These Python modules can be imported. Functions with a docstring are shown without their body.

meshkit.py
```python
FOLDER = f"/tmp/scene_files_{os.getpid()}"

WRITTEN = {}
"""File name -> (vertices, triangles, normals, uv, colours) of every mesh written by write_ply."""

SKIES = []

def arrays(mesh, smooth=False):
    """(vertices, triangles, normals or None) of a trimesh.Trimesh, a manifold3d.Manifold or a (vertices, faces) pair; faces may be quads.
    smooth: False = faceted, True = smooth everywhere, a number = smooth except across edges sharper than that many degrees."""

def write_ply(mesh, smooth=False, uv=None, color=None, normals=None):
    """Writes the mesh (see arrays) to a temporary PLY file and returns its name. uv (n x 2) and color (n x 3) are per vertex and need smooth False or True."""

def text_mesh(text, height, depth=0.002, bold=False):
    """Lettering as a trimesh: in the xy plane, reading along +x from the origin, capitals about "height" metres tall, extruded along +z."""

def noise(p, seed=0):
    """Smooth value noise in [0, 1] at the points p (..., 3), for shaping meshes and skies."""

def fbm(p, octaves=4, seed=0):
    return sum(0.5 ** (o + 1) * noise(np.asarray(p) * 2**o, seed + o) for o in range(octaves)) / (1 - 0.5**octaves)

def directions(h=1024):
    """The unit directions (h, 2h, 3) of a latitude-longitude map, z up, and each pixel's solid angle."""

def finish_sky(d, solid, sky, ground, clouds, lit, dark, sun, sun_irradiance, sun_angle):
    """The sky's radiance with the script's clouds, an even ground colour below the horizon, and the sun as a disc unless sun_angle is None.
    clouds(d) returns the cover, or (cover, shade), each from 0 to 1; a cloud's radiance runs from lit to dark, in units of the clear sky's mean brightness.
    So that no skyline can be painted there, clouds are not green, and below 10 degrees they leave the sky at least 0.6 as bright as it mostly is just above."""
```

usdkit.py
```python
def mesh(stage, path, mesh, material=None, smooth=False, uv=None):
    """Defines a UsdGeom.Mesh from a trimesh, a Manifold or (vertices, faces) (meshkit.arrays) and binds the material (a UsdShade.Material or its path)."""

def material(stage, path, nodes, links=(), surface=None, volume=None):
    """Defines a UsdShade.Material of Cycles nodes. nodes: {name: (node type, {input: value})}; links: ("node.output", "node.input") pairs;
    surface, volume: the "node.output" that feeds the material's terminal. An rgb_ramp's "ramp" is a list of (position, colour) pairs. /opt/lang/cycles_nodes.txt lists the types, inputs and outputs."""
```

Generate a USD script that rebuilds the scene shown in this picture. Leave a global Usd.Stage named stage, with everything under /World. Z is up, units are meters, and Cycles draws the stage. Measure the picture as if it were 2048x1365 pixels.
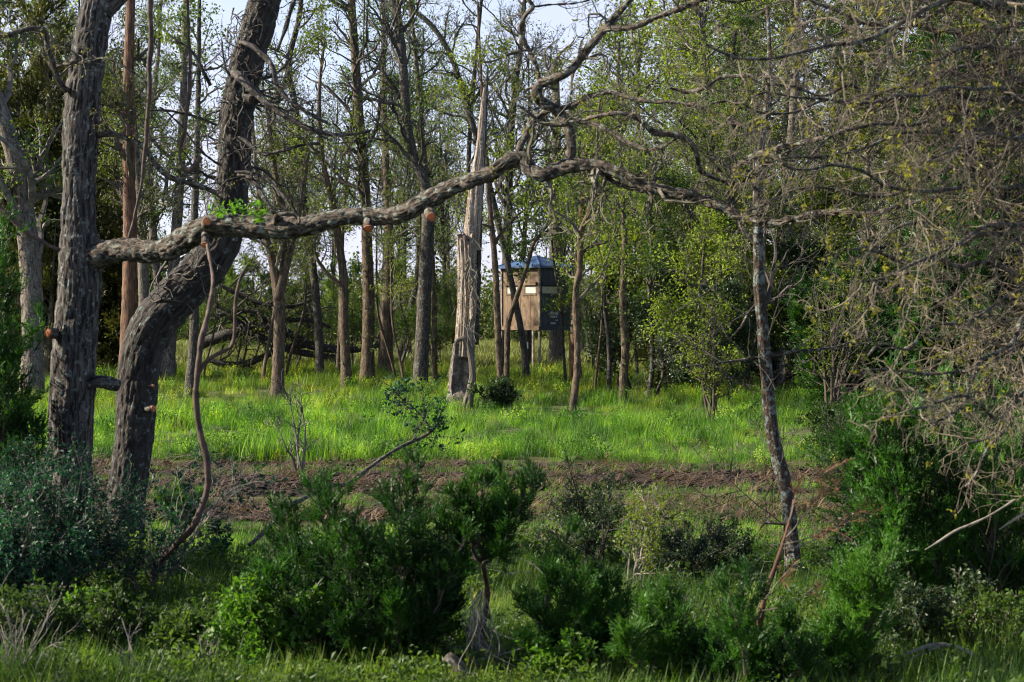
import math
import numpy as np
import meshkit
import usdkit
from scipy.interpolate import CubicSpline, PchipInterpolator
from pxr import Gf, Sdf, Usd, UsdGeom, UsdLux, UsdShade, Vt

# ------------------------------------------------------------------ stage, camera, sky, sun, exposure
stage = Usd.Stage.CreateInMemory()
UsdGeom.Xform.Define(stage, "/World")
UsdGeom.Scope.Define(stage, "/World/Looks")
FPX, CU, CV, HORIZON, EYE = 3400.0, 1024.0, 682.5, 640.0, 1.7
PITCH = math.atan((CV - HORIZON) / FPX)
cam = UsdGeom.Camera.Define(stage, "/World/camera")
cam.AddTranslateOp().Set((0, 0, EYE))
cam.AddRotateXOp().Set(90 - math.degrees(PITCH))
cam.CreateHorizontalApertureAttr(36.0)
cam.CreateFocalLengthAttr(36.0 * FPX / 2048)
cam.CreateFStopAttr(6.3)
cam.CreateFocusDistanceAttr(26.0)
EXPOSURE = 1.7
cam.CreateExposureAttr(EXPOSURE)
SUN = np.array([-0.90, 0.02, 0.55])
SUN /= np.linalg.norm(SUN)
SUN_EL, SUN_ROT = math.asin(SUN[2]), math.atan2(SUN[0], SUN[1])
usdkit.material(stage, "/World/Looks/sky_look", {
    "sky": ("sky_texture", {"sky_type": "single_scattering", "sun_disc": False, "sun_elevation": SUN_EL, "sun_rotation": SUN_ROT, "air_density": 1.0, "aerosol_density": 1.6, "ozone_density": 2.0}),
    "g": ("geometry", {}), "sep": ("separate_xyz", {}),
    "n": ("noise_texture", {"scale": 3.5, "detail": 5.0, "roughness": 0.6}),
    "nr": ("map_range", {"from_min": 0.35, "from_max": 0.65, "to_min": 0.55, "to_max": 1.0, "clamp": True}),
    "zr": ("map_range", {"range_type": "smoothstep", "from_min": 0.05, "from_max": 0.55, "to_min": 0.95, "to_max": 0.0, "clamp": True}),
    "f": ("math", {"math_type": "multiply"}),
    "mx": ("mix_color", {"b": (3.5, 3.55, 4.6), "use_clamp": False}),
    "bg": ("background_shader", {"strength": 0.08})},
    [("g.position", "sep.vector"), ("g.position", "n.vector"), ("n.fac", "nr.value"), ("sep.z", "zr.value"), ("nr.result", "f.value1"), ("zr.result", "f.value2"), ("f.value", "mx.fac"), ("sky.color", "mx.a"), ("mx.result", "bg.color")], surface="bg.background")
dome = UsdLux.DomeLight.Define(stage, "/World/sky")
UsdShade.MaterialBindingAPI.Apply(dome.GetPrim()).Bind(UsdShade.Material.Get(stage, "/World/Looks/sky_look"))
dome.GetPrim().SetCustomDataByKey("kind", "structure")
sun = UsdLux.DistantLight.Define(stage, "/World/sun")
sun.CreateIntensityAttr(1.25)
sun.CreateAngleAttr(0.5)
sun.CreateNormalizeAttr(True)
sun.CreateColorAttr((1.0, 0.89, 0.72))
sun.AddTransformOp().Set(Gf.Matrix4d().SetRotate(Gf.Rotation(Gf.Vec3d(0, 0, 1), Gf.Vec3d(*map(float, SUN)))))

# ------------------------------------------------------------------ pixels of the photograph (2048 wide) to points
def at(u, v, Y):
    x, y = (np.asarray(u, float) - CU) / FPX, (CV - np.asarray(v, float)) / FPX
    c, s = math.cos(PITCH), math.sin(PITCH)
    dy, dz = c + y * s, -s + y * c
    k = np.asarray(Y, float) / dy
    return np.stack(np.broadcast_arrays(x * k, np.asarray(Y, float), EYE + dz * k), -1)


def ground_y(v):
    return EYE * FPX / (v - HORIZON)


def ground_z(x, y):
    p = np.stack(np.broadcast_arrays(np.asarray(x, float) * 0.35, np.asarray(y, float) * 0.35, 0.0), -1)
    return 0.14 * (meshkit.fbm(p, 3, 5) - 0.5)


def G(u, v):
    p = at(u, v, ground_y(v))
    p[2] = ground_z(p[0], p[1])
    return p


# ------------------------------------------------------------------ prims
USED = {}


def numbered(parent, name):
    k = USED.get((parent, name), 0)
    USED[(parent, name)] = k + 1
    return f"{parent}/{name}" + (f"_{k:03d}" if k else "")


def tag(prim, label=None, cat=None, group=None, kind=None):
    for key, val in (("label", label), ("category", cat), ("group", group), ("kind", kind)):
        if val:
            prim.SetCustomDataByKey(key, val)
    return prim


def thing(name, label, cat, loc=(0, 0, 0), group=None, rz=0.0, scale=1.0, kind=None):
    x = UsdGeom.Xform.Define(stage, numbered("/World", name))
    x.AddTranslateOp().Set(tuple(map(float, loc)))
    x.AddRotateZOp().Set(math.degrees(rz))
    x.AddScaleOp().Set((scale, scale, scale))
    x._loc = np.asarray(loc, float)
    tag(x.GetPrim(), label, cat, group, kind)
    return x


def part(parent, name, V, F, mat, smooth=False, bk=None, label=None, local=False, kind=None):
    """A mesh under parent (an Xform made by thing, whose unrotated base is subtracted, or a mesh) or under /World."""
    V = np.asarray(V, float)
    root = "/World"
    if parent is not None:
        root = str(parent.GetPath())
        if not local and hasattr(parent, "_loc"):
            V = V - parent._loc
    m = usdkit.mesh(stage, numbered(root, name), (V, F), f"/World/Looks/{mat}", smooth)
    if parent is not None and hasattr(parent, "_loc"):
        m._loc = parent._loc
    if bk is not None:
        UsdGeom.PrimvarsAPI(m).CreatePrimvar("bk", Sdf.ValueTypeNames.Float3Array, "vertex").Set(Vt.Vec3fArray.FromNumpy(np.asarray(bk, np.float32)))
    tag(m.GetPrim(), label, kind=kind)
    return m


def copy_of(src, loc, rz, scale, label=None, group=None):
    name = src.GetPath().name.rstrip("0123456789").rstrip("_")
    cd = src.GetPrim().GetCustomData()
    x = thing(name, label or cd["label"], cd["category"], loc, group or cd.get("group"), rz, scale)
    x.GetPrim().GetReferences().AddInternalReference(src.GetPath())
    x.GetPrim().SetInstanceable(True)
    return x


# ------------------------------------------------------------------ geometry
def join(*ms):
    ms = [m for m in ms if m is not None and len(m[0])]
    at_, V, F = 0, [], []
    for v, f in ms:
        V.append(v)
        F.append(f + at_)
        at_ += len(v)
    return np.vstack(V), np.vstack(F)


def norm(a):
    return a / (np.linalg.norm(a, axis=-1, keepdims=True) + 1e-12)


def tubes(P, R, sides=3):
    """Many polylines (B,n,3) with radii (B,n) as thin tubes."""
    B, n = R.shape
    T = norm(np.gradient(P, axis=1))
    mean = norm(T.mean(1))
    ref = np.where(np.abs(mean[:, 2:]) < 0.7, np.array([0, 0, 1.0]), np.array([1.0, 0, 0]))[:, None, :]
    a = norm(np.cross(T, ref))
    b = np.cross(T, a)
    ang = np.arange(sides) * 2 * np.pi / sides
    V = P[:, :, None] + R[:, :, None, None] * (np.cos(ang)[:, None] * a[:, :, None] + np.sin(ang)[:, None] * b[:, :, None])
    i, j = np.meshgrid(np.arange(n - 1), np.arange(sides), indexing="ij")
    q = np.stack([i * sides + j, i * sides + (j + 1) % sides, (i + 1) * sides + (j + 1) % sides, (i + 1) * sides + j], -1).reshape(-1, 4)
    f = np.vstack([q[:, [0, 1, 2]], q[:, [0, 2, 3]]])
    F = (f[None] + (np.arange(B) * n * sides)[:, None, None]).reshape(-1, 3)
    return V.reshape(-1, 3), F


def spline(pts, ds, Y=None, extend=None):
    """pts: (u, v, width in pixels[, depth]) -> P, R resampled every ds metres."""
    pts = [tuple(p) + (Y,) * (4 - len(p)) for p in pts]
    a = np.array(pts, float)
    P = at(a[:, 0], a[:, 1], a[:, 3])
    R = a[:, 2] * a[:, 3] / FPX / 2
    return resample(P, R, ds)


def resample(P, R, ds):
    s = np.concatenate([[0], np.cumsum(np.linalg.norm(np.diff(P, axis=0), axis=1))])
    n = max(4, int(s[-1] / ds))
    t = np.linspace(0, s[-1], n)
    return PchipInterpolator(s, P)(t) * 0.5 + CubicSpline(s, P)(t) * 0.5, PchipInterpolator(s, R)(t)


def bigtube(P, R, sides, amp=0.0, kx=26.0, ky=5.0, seed=0, flare=0.0, lump=0.06, dent=None):
    """One limb with parallel-transported rings, furrowed bark in relief, lumps and a root flare at its first ring. Returns V, F, bark coordinates."""
    n = len(P)
    T = norm(np.gradient(P, axis=0))
    a = np.cross(T[0], [0.3, 1, 0.2])
    A = np.zeros_like(P)
    for i in range(n):
        a = a - T[i] * (a @ T[i])
        a = a / np.linalg.norm(a)
        A[i] = a
    Bv = np.cross(T, A)
    ang = np.arange(sides) * 2 * np.pi / sides
    s = np.concatenate([[0], np.cumsum(np.linalg.norm(np.diff(P, axis=0), axis=1))])
    ca, sa = np.cos(ang)[None, :], np.sin(ang)[None, :]
    rr = np.broadcast_to(R[:, None], (n, sides)).copy()
    cyl = np.stack([ca * rr, sa * rr, np.broadcast_to(s[:, None], rr.shape)], -1)
    if flare:
        rr = rr * (1 + flare * np.exp(-s[:, None] / (2.2 * R[0])) * (0.75 + 0.5 * np.sin(ang * 5 + seed)[None, :] * np.sin(ang * 2 + 1.3 * seed)[None, :]))
    if lump:
        rr = rr * (1 + lump * 2 * (meshkit.fbm(cyl * np.array([2.0, 2.0, 1.2]) / max(R.mean(), 0.02) * 0.35, 3, seed) - 0.5))
    if amp:
        q = cyl * np.array([kx, kx, ky])
        q = q + 0.9 * (meshkit.fbm(cyl * 9.0, 2, seed + 3)[..., None] - 0.5)
        r1 = np.abs(meshkit.noise(q, seed + 11) * 2 - 1)
        r2 = np.abs(meshkit.noise(q * np.array([2.1, 2.1, 3.2]), seed + 12) * 2 - 1)
        rr = rr + amp * (np.minimum(1, r1 * 2.2) - 0.6 + 0.45 * (np.minimum(1, r2 * 2) - 0.5))
    if dent is not None:
        rr = rr * dent(ang[None, :], s[:, None], A, Bv)
    V = P[:, None] + rr[..., None] * (ca[..., None] * A[:, None] + sa[..., None] * Bv[:, None])
    V = V.reshape(-1, 3)
    i, j = np.meshgrid(np.arange(n - 1), np.arange(sides), indexing="ij")
    q = np.stack([i * sides + j, i * sides + (j + 1) % sides, (i + 1) * sides + (j + 1) % sides, (i + 1) * sides + j], -1).reshape(-1, 4)
    F = np.vstack([q[:, [0, 1, 2]], q[:, [0, 2, 3]]])
    k = len(V)
    V = np.vstack([V, P[0], P[-1] + T[-1] * R[-1] * 0.3])
    jj = np.arange(sides)
    F = np.vstack([F, np.stack([np.full(sides, k), (jj + 1) % sides, jj], 1), np.stack([np.full(sides, k + 1), (n - 1) * sides + jj, (n - 1) * sides + (jj + 1) % sides], 1)])
    bk = np.vstack([cyl.reshape(-1, 3), [0, 0, 0], [0, 0, s[-1]]])
    return V, F, bk


def cat3(items):
    at_, V, F, K = 0, [], [], []
    for v, f, k in items:
        V.append(v); F.append(f + at_); K.append(k)
        at_ += len(v)
    return np.vstack(V), np.vstack(F), np.vstack(K)


def kids(P, R, k, rng, t0=0.2, t1=1.0, ang=(0.6, 1.2), lf=0.45, rf=0.6, n=6, wig=0.25, up=0.15, rmin=0.004, lmin=0.0, length=None):
    """k branches on each of the polylines."""
    B, m = R.shape
    t = rng.uniform(t0, t1, (B, k))
    x = t * (m - 1)
    i = np.minimum(x.astype(int), m - 2)
    w = (x - i)[..., None]
    b = np.arange(B)[:, None]
    pos = P[b, i] * (1 - w) + P[b, i + 1] * w
    tan = norm(P[b, i + 1] - P[b, i])
    rad = R[b, i] * (1 - w[..., 0]) + R[b, i + 1] * w[..., 0]
    L = np.linalg.norm(np.diff(P, axis=1), axis=2).sum(1)[:, None]
    rnd = rng.normal(size=pos.shape)
    perp = norm(rnd - tan * (rnd * tan).sum(-1, keepdims=True))
    th = rng.uniform(*ang, (B, k))[..., None]
    d = norm(tan * np.cos(th) + perp * np.sin(th) + np.array([0, 0, up]))
    ln = (L if length is None else length) * lf * (1.15 - 0.6 * t) * rng.uniform(0.55, 1.35, (B, k)) + lmin
    pos, d, ln, rad = pos.reshape(-1, 3), d.reshape(-1, 3), ln.reshape(-1), rad.reshape(-1)
    st = ln / (n - 1)
    out = np.zeros((len(pos), n, 3))
    out[:, 0] = pos
    for j in range(1, n):
        d = norm(d + wig * rng.normal(size=d.shape) + np.array([0, 0, up * 0.25]))
        out[:, j] = out[:, j - 1] + d * st[:, None]
    r0 = np.maximum(rad * rf, rmin)
    rr = r0[:, None] * np.linspace(1, 0.3, n)[None]
    return out, np.maximum(rr, rmin * 0.6)


def along(P, k, rng, t0=0.3, t1=1.0):
    """k points on each polyline, with the tangents there."""
    B, m = P.shape[:2]
    x = rng.uniform(t0, t1, (B, k)) * (m - 1)
    i = np.minimum(x.astype(int), m - 2)
    w = (x - i)[..., None]
    b = np.arange(B)[:, None]
    return (P[b, i] * (1 - w) + P[b, i + 1] * w).reshape(-1, 3), norm(P[b, i + 1] - P[b, i]).reshape(-1, 3)


def leaves(pos, tan, size, rng, aspect=0.5, spread=0.9, jit=0.02, flat=0.4):
    """Pointed leaves of two folded triangles each."""
    n = len(pos)
    d = norm(tan * 0.5 + spread * rng.normal(size=(n, 3)))
    nm = norm(rng.normal(size=(n, 3)) + np.array([0, 0, flat * 2]))
    side = norm(np.cross(d, nm))
    nm = np.cross(side, d)
    s = (size * rng.uniform(0.6, 1.3, n))[:, None]
    p = pos + jit * rng.normal(size=(n, 3))
    V = np.stack([p, p + s * (0.45 * d + 0.5 * aspect * side + 0.12 * nm), p + s * d - 0.1 * s * nm, p + s * (0.45 * d - 0.5 * aspect * side + 0.12 * nm)], 1)
    f = np.array([[0, 1, 2], [0, 2, 3]])
    F = (f[None] + (np.arange(n) * 4)[:, None, None]).reshape(-1, 3)
    return V.reshape(-1, 3), F


def bake(protoV, protoF, pos, d, size, rng, upv=(0, 0, 1)):
    """Copies of a small mesh (its axis +x) at pos along d, joined."""
    n = len(pos)
    x = norm(d)
    rnd = rng.normal(size=(n, 3))
    y = norm(np.cross(rnd, x))
    z = np.cross(x, y)
    M = np.stack([x, y, z], -1) * np.asarray(size).reshape(-1, 1, 1)
    V = np.einsum("nij,vj->nvi", M, protoV) + pos[:, None]
    F = (protoF[None] + (np.arange(n) * len(protoV))[:, None, None]).reshape(-1, 3)
    return V.reshape(-1, 3), F


def spray_proto(rng, k=8, thin=0.046):
    """A feathery evergreen spray of unit length along +x."""
    ds, ps, ls = [np.array([1.0, 0, 0])], [np.zeros(3)], [1.0]
    for i in range(k):
        t = 0.08 + 0.88 * i / k
        az = rng.uniform(0, 2 * np.pi)
        th = rng.uniform(0.45, 0.8)
        d = np.array([np.cos(th), np.sin(th) * np.cos(az), np.sin(th) * np.sin(az) * 0.7])
        L = (0.46 * (1 - t) + 0.12) * rng.uniform(0.7, 1.2)
        ds.append(d); ps.append(np.array([t, 0, 0])); ls.append(L)
        for q in (0.4, 0.65):
            d2 = norm(d + 0.6 * rng.normal(size=3) + np.array([0.3, 0, 0]))
            ds.append(d2); ps.append(np.array([t, 0, 0]) + d * L * q); ls.append(L * 0.42)
    V, F = [], []
    for d, p, L in zip(ds, ps, ls):
        side = norm(np.cross(d, rng.normal(size=3)))
        w = thin * (0.6 + 0.4 * L)
        k0 = len(V) * 3
        V.append(np.stack([p - side * w, p + d * L, p + side * w + d * L * 0.15]))
        F += [[k0, k0 + 1, k0 + 2]]
    return np.vstack(V), np.array(F)


def box(lo, hi):
    lo, hi = np.asarray(lo, float), np.asarray(hi, float)
    V = np.array([[(lo, hi)[i][0], (lo, hi)[j][1], (lo, hi)[k][2]] for i in (0, 1) for j in (0, 1) for k in (0, 1)])
    F = np.array([[0, 1, 3], [0, 3, 2], [4, 6, 7], [4, 7, 5], [0, 4, 5], [0, 5, 1], [2, 3, 7], [2, 7, 6], [0, 2, 6], [0, 6, 4], [1, 5, 7], [1, 7, 3]])
    return V, F


# ------------------------------------------------------------------ materials
def bark(name, dark, light, lichen=(0.30, 0.36, 0.30), lich=0.5, kx=34.0, ky=7.0, lo=0.36, hi=0.6, bump=0.9, gain=0.40):
    dark, light, lichen = (tuple(x * g for x in c) for c, g in ((dark, gain * 0.75), (light, gain), (lichen, gain * 1.15)))
    usdkit.material(stage, f"/World/Looks/{name}", {
        "c": ("attribute", {"attribute": "bk"}),
        "m": ("mapping", {"scale": (kx, kx, ky)}),
        "n": ("noise_texture", {"scale": 1.0, "detail": 6.0, "roughness": 0.62, "distortion": 0.6}),
        "r": ("rgb_ramp", {"ramp": [(0.0, dark), (lo, dark), (hi, light), (1.0, tuple(min(1, 1.35 * x) for x in light))]}),
        "b": ("noise_texture", {"scale": 5.0, "detail": 3.0}),
        "br": ("rgb_ramp", {"ramp": [(0.3, (0.7, 0.66, 0.62)), (0.7, (1.15, 1.1, 1.05))]}),
        "mb": ("mix_color", {"blend_type": "multiply", "fac": 1.0, "use_clamp": False}),
        "l": ("noise_texture", {"scale": 24.0, "detail": 5.0, "roughness": 0.7}),
        "lr": ("rgb_ramp", {"ramp": [(0.0, (0, 0, 0)), (0.62 - 0.16 * lich, (0, 0, 0)), (0.70 - 0.16 * lich, (1, 1, 1)), (1, (1, 1, 1))]}),
        "lx": ("mix_color", {"blend_type": "mix", "b": lichen}),
        "bp": ("bump", {"strength": bump, "distance": 0.03}),
        "p": ("principled_bsdf", {"roughness": 0.85, "specular_ior_level": 0.3})},
        [("c.vector", "m.vector"), ("m.vector", "n.vector"), ("n.fac", "r.fac"), ("c.vector", "b.vector"), ("b.fac", "br.fac"), ("r.color", "mb.a"), ("br.color", "mb.b"),
         ("c.vector", "l.vector"), ("l.fac", "lr.fac"), ("lr.color", "lx.fac"), ("mb.result", "lx.a"), ("lx.result", "p.base_color"), ("n.fac", "bp.height"), ("bp.normal", "p.normal")], surface="p.BSDF")


def plain(name, c1, c2, scale=6.0, rough=0.8, lo=0.35, hi=0.65, bump=0.0, stretch=(1, 1, 1)):
    links = [("g.position", "m.vector"), ("m.vector", "n.vector"), ("n.fac", "r.fac"), ("r.color", "p.base_color")]
    nodes = {"g": ("geometry", {}), "m": ("mapping", {"scale": stretch}), "n": ("noise_texture", {"scale": scale, "detail": 4.0, "roughness": 0.6}), "r": ("rgb_ramp", {"ramp": [(lo, c1), (hi, c2)]}),
             "p": ("principled_bsdf", {"roughness": rough, "specular_ior_level": 0.35})}
    if bump:
        nodes["bp"] = ("bump", {"strength": bump, "distance": 0.02})
        links += [("n.fac", "bp.height"), ("bp.normal", "p.normal")]
    usdkit.material(stage, f"/World/Looks/{name}", nodes, links, surface="p.BSDF")


def leafy(name, cols, trans=0.4, scale=0.5, rough=0.5, spec=0.3, patch=0.5, each=0.2):
    """Leaves that differ one from the next and from patch to patch; cols: colours from the darkest to the palest."""
    usdkit.material(stage, f"/World/Looks/{name}", {
        "g": ("geometry", {}), "o": ("object_info", {}),
        "n": ("noise_texture", {"scale": scale, "detail": 3.0}),
        "a": ("math", {"math_type": "multiply_add", "value2": patch * 2.2, "value3": -patch * 1.1}),
        "b": ("math", {"math_type": "multiply_add", "value2": 0.62, "value3": 0.19 - each / 2}),
        "e": ("math", {"math_type": "multiply_add", "value2": each}),
        "s": ("math", {"math_type": "add"}),
        "r": ("rgb_ramp", {"ramp": list(zip(np.linspace(0.05, 0.95, len(cols)), cols))}),
        "t": ("mix_color", {"blend_type": "multiply", "fac": 1.0, "b": (1.5, 1.45, 0.7), "use_clamp": False}),
        "p": ("principled_bsdf", {"roughness": rough, "specular_ior_level": spec}),
        "x": ("translucent_bsdf", {}), "mx": ("mix_closure", {"fac": trans})},
        [("g.position", "n.vector"), ("n.fac", "a.value1"), ("g.random_per_island", "b.value1"), ("o.random", "e.value1"), ("b.value", "e.value3"), ("a.value", "s.value1"), ("e.value", "s.value2"), ("s.value", "r.fac"),
         ("r.color", "p.base_color"), ("r.color", "t.a"), ("t.result", "x.color"), ("p.BSDF", "mx.closure1"), ("x.BSDF", "mx.closure2")], surface="mx.closure")


bark("oak_bark", (0.022, 0.018, 0.016), (0.235, 0.215, 0.205), (0.30, 0.34, 0.32), 0.36, kx=46, ky=8, lo=0.42, hi=0.62, gain=0.42)
bark("dark_oak_bark", (0.012, 0.010, 0.009), (0.10, 0.088, 0.08), (0.22, 0.28, 0.26), 0.3, kx=36, ky=8)
bark("limb_bark", (0.030, 0.022, 0.017), (0.22, 0.18, 0.145), (0.24, 0.28, 0.24), 0.55, kx=46, ky=18, lo=0.42, hi=0.60, gain=0.50)
bark("grey_bark", (0.07, 0.058, 0.05), (0.32, 0.27, 0.23), (0.36, 0.37, 0.33), 0.5, kx=26, ky=6)
bark("brown_bark", (0.045, 0.03, 0.02), (0.24, 0.165, 0.11), (0.26, 0.28, 0.18), 0.35, kx=26, ky=6)
bark("dusk_bark", (0.022, 0.018, 0.016), (0.14, 0.115, 0.10), (0.24, 0.28, 0.25), 0.45, kx=30, ky=7)
bark("red_bark", (0.07, 0.035, 0.022), (0.36, 0.19, 0.115), (0.3, 0.3, 0.2), 0.1, kx=22, ky=3.5)
bark("blotch_bark", (0.022, 0.016, 0.012), (0.16, 0.11, 0.075), (0.30, 0.36, 0.34), 0.72, kx=46, ky=18)
bark("snag_wood", (0.10, 0.072, 0.056), (0.50, 0.41, 0.33), (0.42, 0.40, 0.38), 0.6, kx=60, ky=1.6, lo=0.36, hi=0.62, gain=0.60)
bark("snag_grey", (0.09, 0.08, 0.07), (0.36, 0.33, 0.29), (0.22, 0.2, 0.18), 0.3, kx=60, ky=2.2)
plain("twig_grey", (0.03, 0.026, 0.022), (0.13, 0.115, 0.095), 9)
plain("twig_brown", (0.020, 0.016, 0.012), (0.085, 0.068, 0.050), 9)
plain("twig_dark", (0.014, 0.012, 0.011), (0.05, 0.042, 0.036), 7)
plain("twig_tan", (0.040, 0.032, 0.022), (0.17, 0.14, 0.10), 12)
plain("twig_mossy", (0.024, 0.022, 0.014), (0.11, 0.10, 0.068), 10)
plain("vine_bark", (0.018, 0.011, 0.009), (0.075, 0.046, 0.035), 14, bump=0.6)
plain("dead_pale", (0.07, 0.063, 0.052), (0.24, 0.215, 0.18), 14)
plain("rust_twig", (0.08, 0.035, 0.018), (0.22, 0.10, 0.055), 14)
plain("cut_wood", (0.30, 0.075, 0.022), (0.46, 0.15, 0.05), 60, rough=0.7)
plain("cut_rim", (0.10, 0.045, 0.03), (0.26, 0.11, 0.06), 60, rough=0.8)
leafy("leaf_lime", [(0.07, 0.105, 0.012), (0.14, 0.195, 0.022), (0.23, 0.30, 0.035), (0.34, 0.38, 0.06)], 0.5, patch=0.7)
leafy("leaf_green", [(0.026, 0.055, 0.010), (0.065, 0.12, 0.018), (0.125, 0.20, 0.026), (0.22, 0.28, 0.045)], 0.48, patch=0.7)
leafy("leaf_olive", [(0.026, 0.042, 0.009), (0.08, 0.105, 0.018), (0.16, 0.19, 0.032), (0.28, 0.28, 0.055)], 0.46, patch=0.8)
leafy("leaf_bright", [(0.04, 0.10, 0.010), (0.08, 0.20, 0.016), (0.14, 0.29, 0.024), (0.21, 0.36, 0.04)], 0.5, scale=2.0)
leafy("leaf_teal", [(0.007, 0.032, 0.018), (0.018, 0.070, 0.040), (0.036, 0.115, 0.066), (0.07, 0.16, 0.09)], 0.35, scale=3.0, spec=0.25, patch=0.7)
leafy("leaf_dark", [(0.012, 0.028, 0.009), (0.03, 0.06, 0.016), (0.065, 0.105, 0.026), (0.14, 0.17, 0.045)], 0.32, scale=1.5, spec=0.5)
leafy("leaf_bud", [(0.10, 0.11, 0.018), (0.20, 0.20, 0.026), (0.30, 0.28, 0.04), (0.30, 0.22, 0.05)], 0.45, scale=2.0)
leafy("cedar_green", [(0.009, 0.036, 0.005), (0.028, 0.092, 0.010), (0.060, 0.165, 0.018), (0.12, 0.23, 0.03)], 0.35, scale=4.5, patch=0.8)
leafy("cedar_bright", [(0.02, 0.065, 0.008), (0.05, 0.135, 0.014), (0.09, 0.21, 0.024), (0.15, 0.27, 0.04)], 0.35, scale=3.5)
leafy("cedar_olive", [(0.022, 0.028, 0.007), (0.06, 0.068, 0.015), (0.13, 0.125, 0.03), (0.22, 0.19, 0.055)], 0.3, scale=0.8, patch=0.7)
leafy("ivy_leaf", [(0.02, 0.045, 0.008), (0.05, 0.10, 0.016), (0.10, 0.16, 0.026), (0.16, 0.20, 0.04)], 0.35, scale=1.0)
leafy("grass_green", [(0.020, 0.066, 0.007), (0.072, 0.185, 0.014), (0.15, 0.30, 0.024), (0.28, 0.40, 0.05), (0.46, 0.48, 0.16)], 0.5, scale=1.5, patch=0.9, each=0.5)
leafy("grass_near", [(0.022, 0.055, 0.010), (0.055, 0.125, 0.016), (0.11, 0.19, 0.026), (0.22, 0.26, 0.06), (0.40, 0.35, 0.16)], 0.42, scale=1.6, patch=0.8, each=0.5)
leafy("grass_yellow", [(0.036, 0.070, 0.007), (0.12, 0.18, 0.014), (0.22, 0.29, 0.026), (0.37, 0.39, 0.06), (0.52, 0.46, 0.18)], 0.5, scale=1.2, patch=0.9, each=0.5)
leafy("grass_straw", [(0.08, 0.12, 0.02), (0.16, 0.19, 0.04), (0.28, 0.26, 0.09), (0.40, 0.34, 0.17)], 0.4, scale=1.2)
leafy("grass_pale", [(0.09, 0.10, 0.03), (0.16, 0.19, 0.05), (0.26, 0.29, 0.09), (0.36, 0.35, 0.16)], 0.4, scale=0.4)
leafy("straw", [(0.05, 0.032, 0.02), (0.13, 0.085, 0.048), (0.27, 0.19, 0.11), (0.46, 0.34, 0.21)], 0.2, scale=3.0)
plain("soil", (0.008, 0.005, 0.004), (0.032, 0.019, 0.014), 9, rough=0.95, bump=0.8)

# ------------------------------------------------------------------ ground
def strip_mask(x, y):
    """Where the turned-over soil lies, 0 to 1."""
    w = 0.55 * (meshkit.fbm(np.stack([x * 0.5, y * 0.5, 0 * x], -1), 3, 8) - 0.5)
    yy = y + 1.6 * w
    first = np.clip((yy - 16.6 - 0.08 * x) / 0.4, 0, 1) * np.clip((20.4 - 0.10 * x - yy) / 0.25, 0, 1)
    second = np.clip((yy - 13.8) / 0.5, 0, 1) * np.clip((16.3 - yy + 0.06 * x) / 0.35, 0, 1) * np.clip((meshkit.noise(np.stack([x * 0.5 + 9, y * 0.5, 0 * x], -1), 4) + 0.15) / 0.3, 0, 1)
    return np.maximum(first, second * 0.9)


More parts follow.
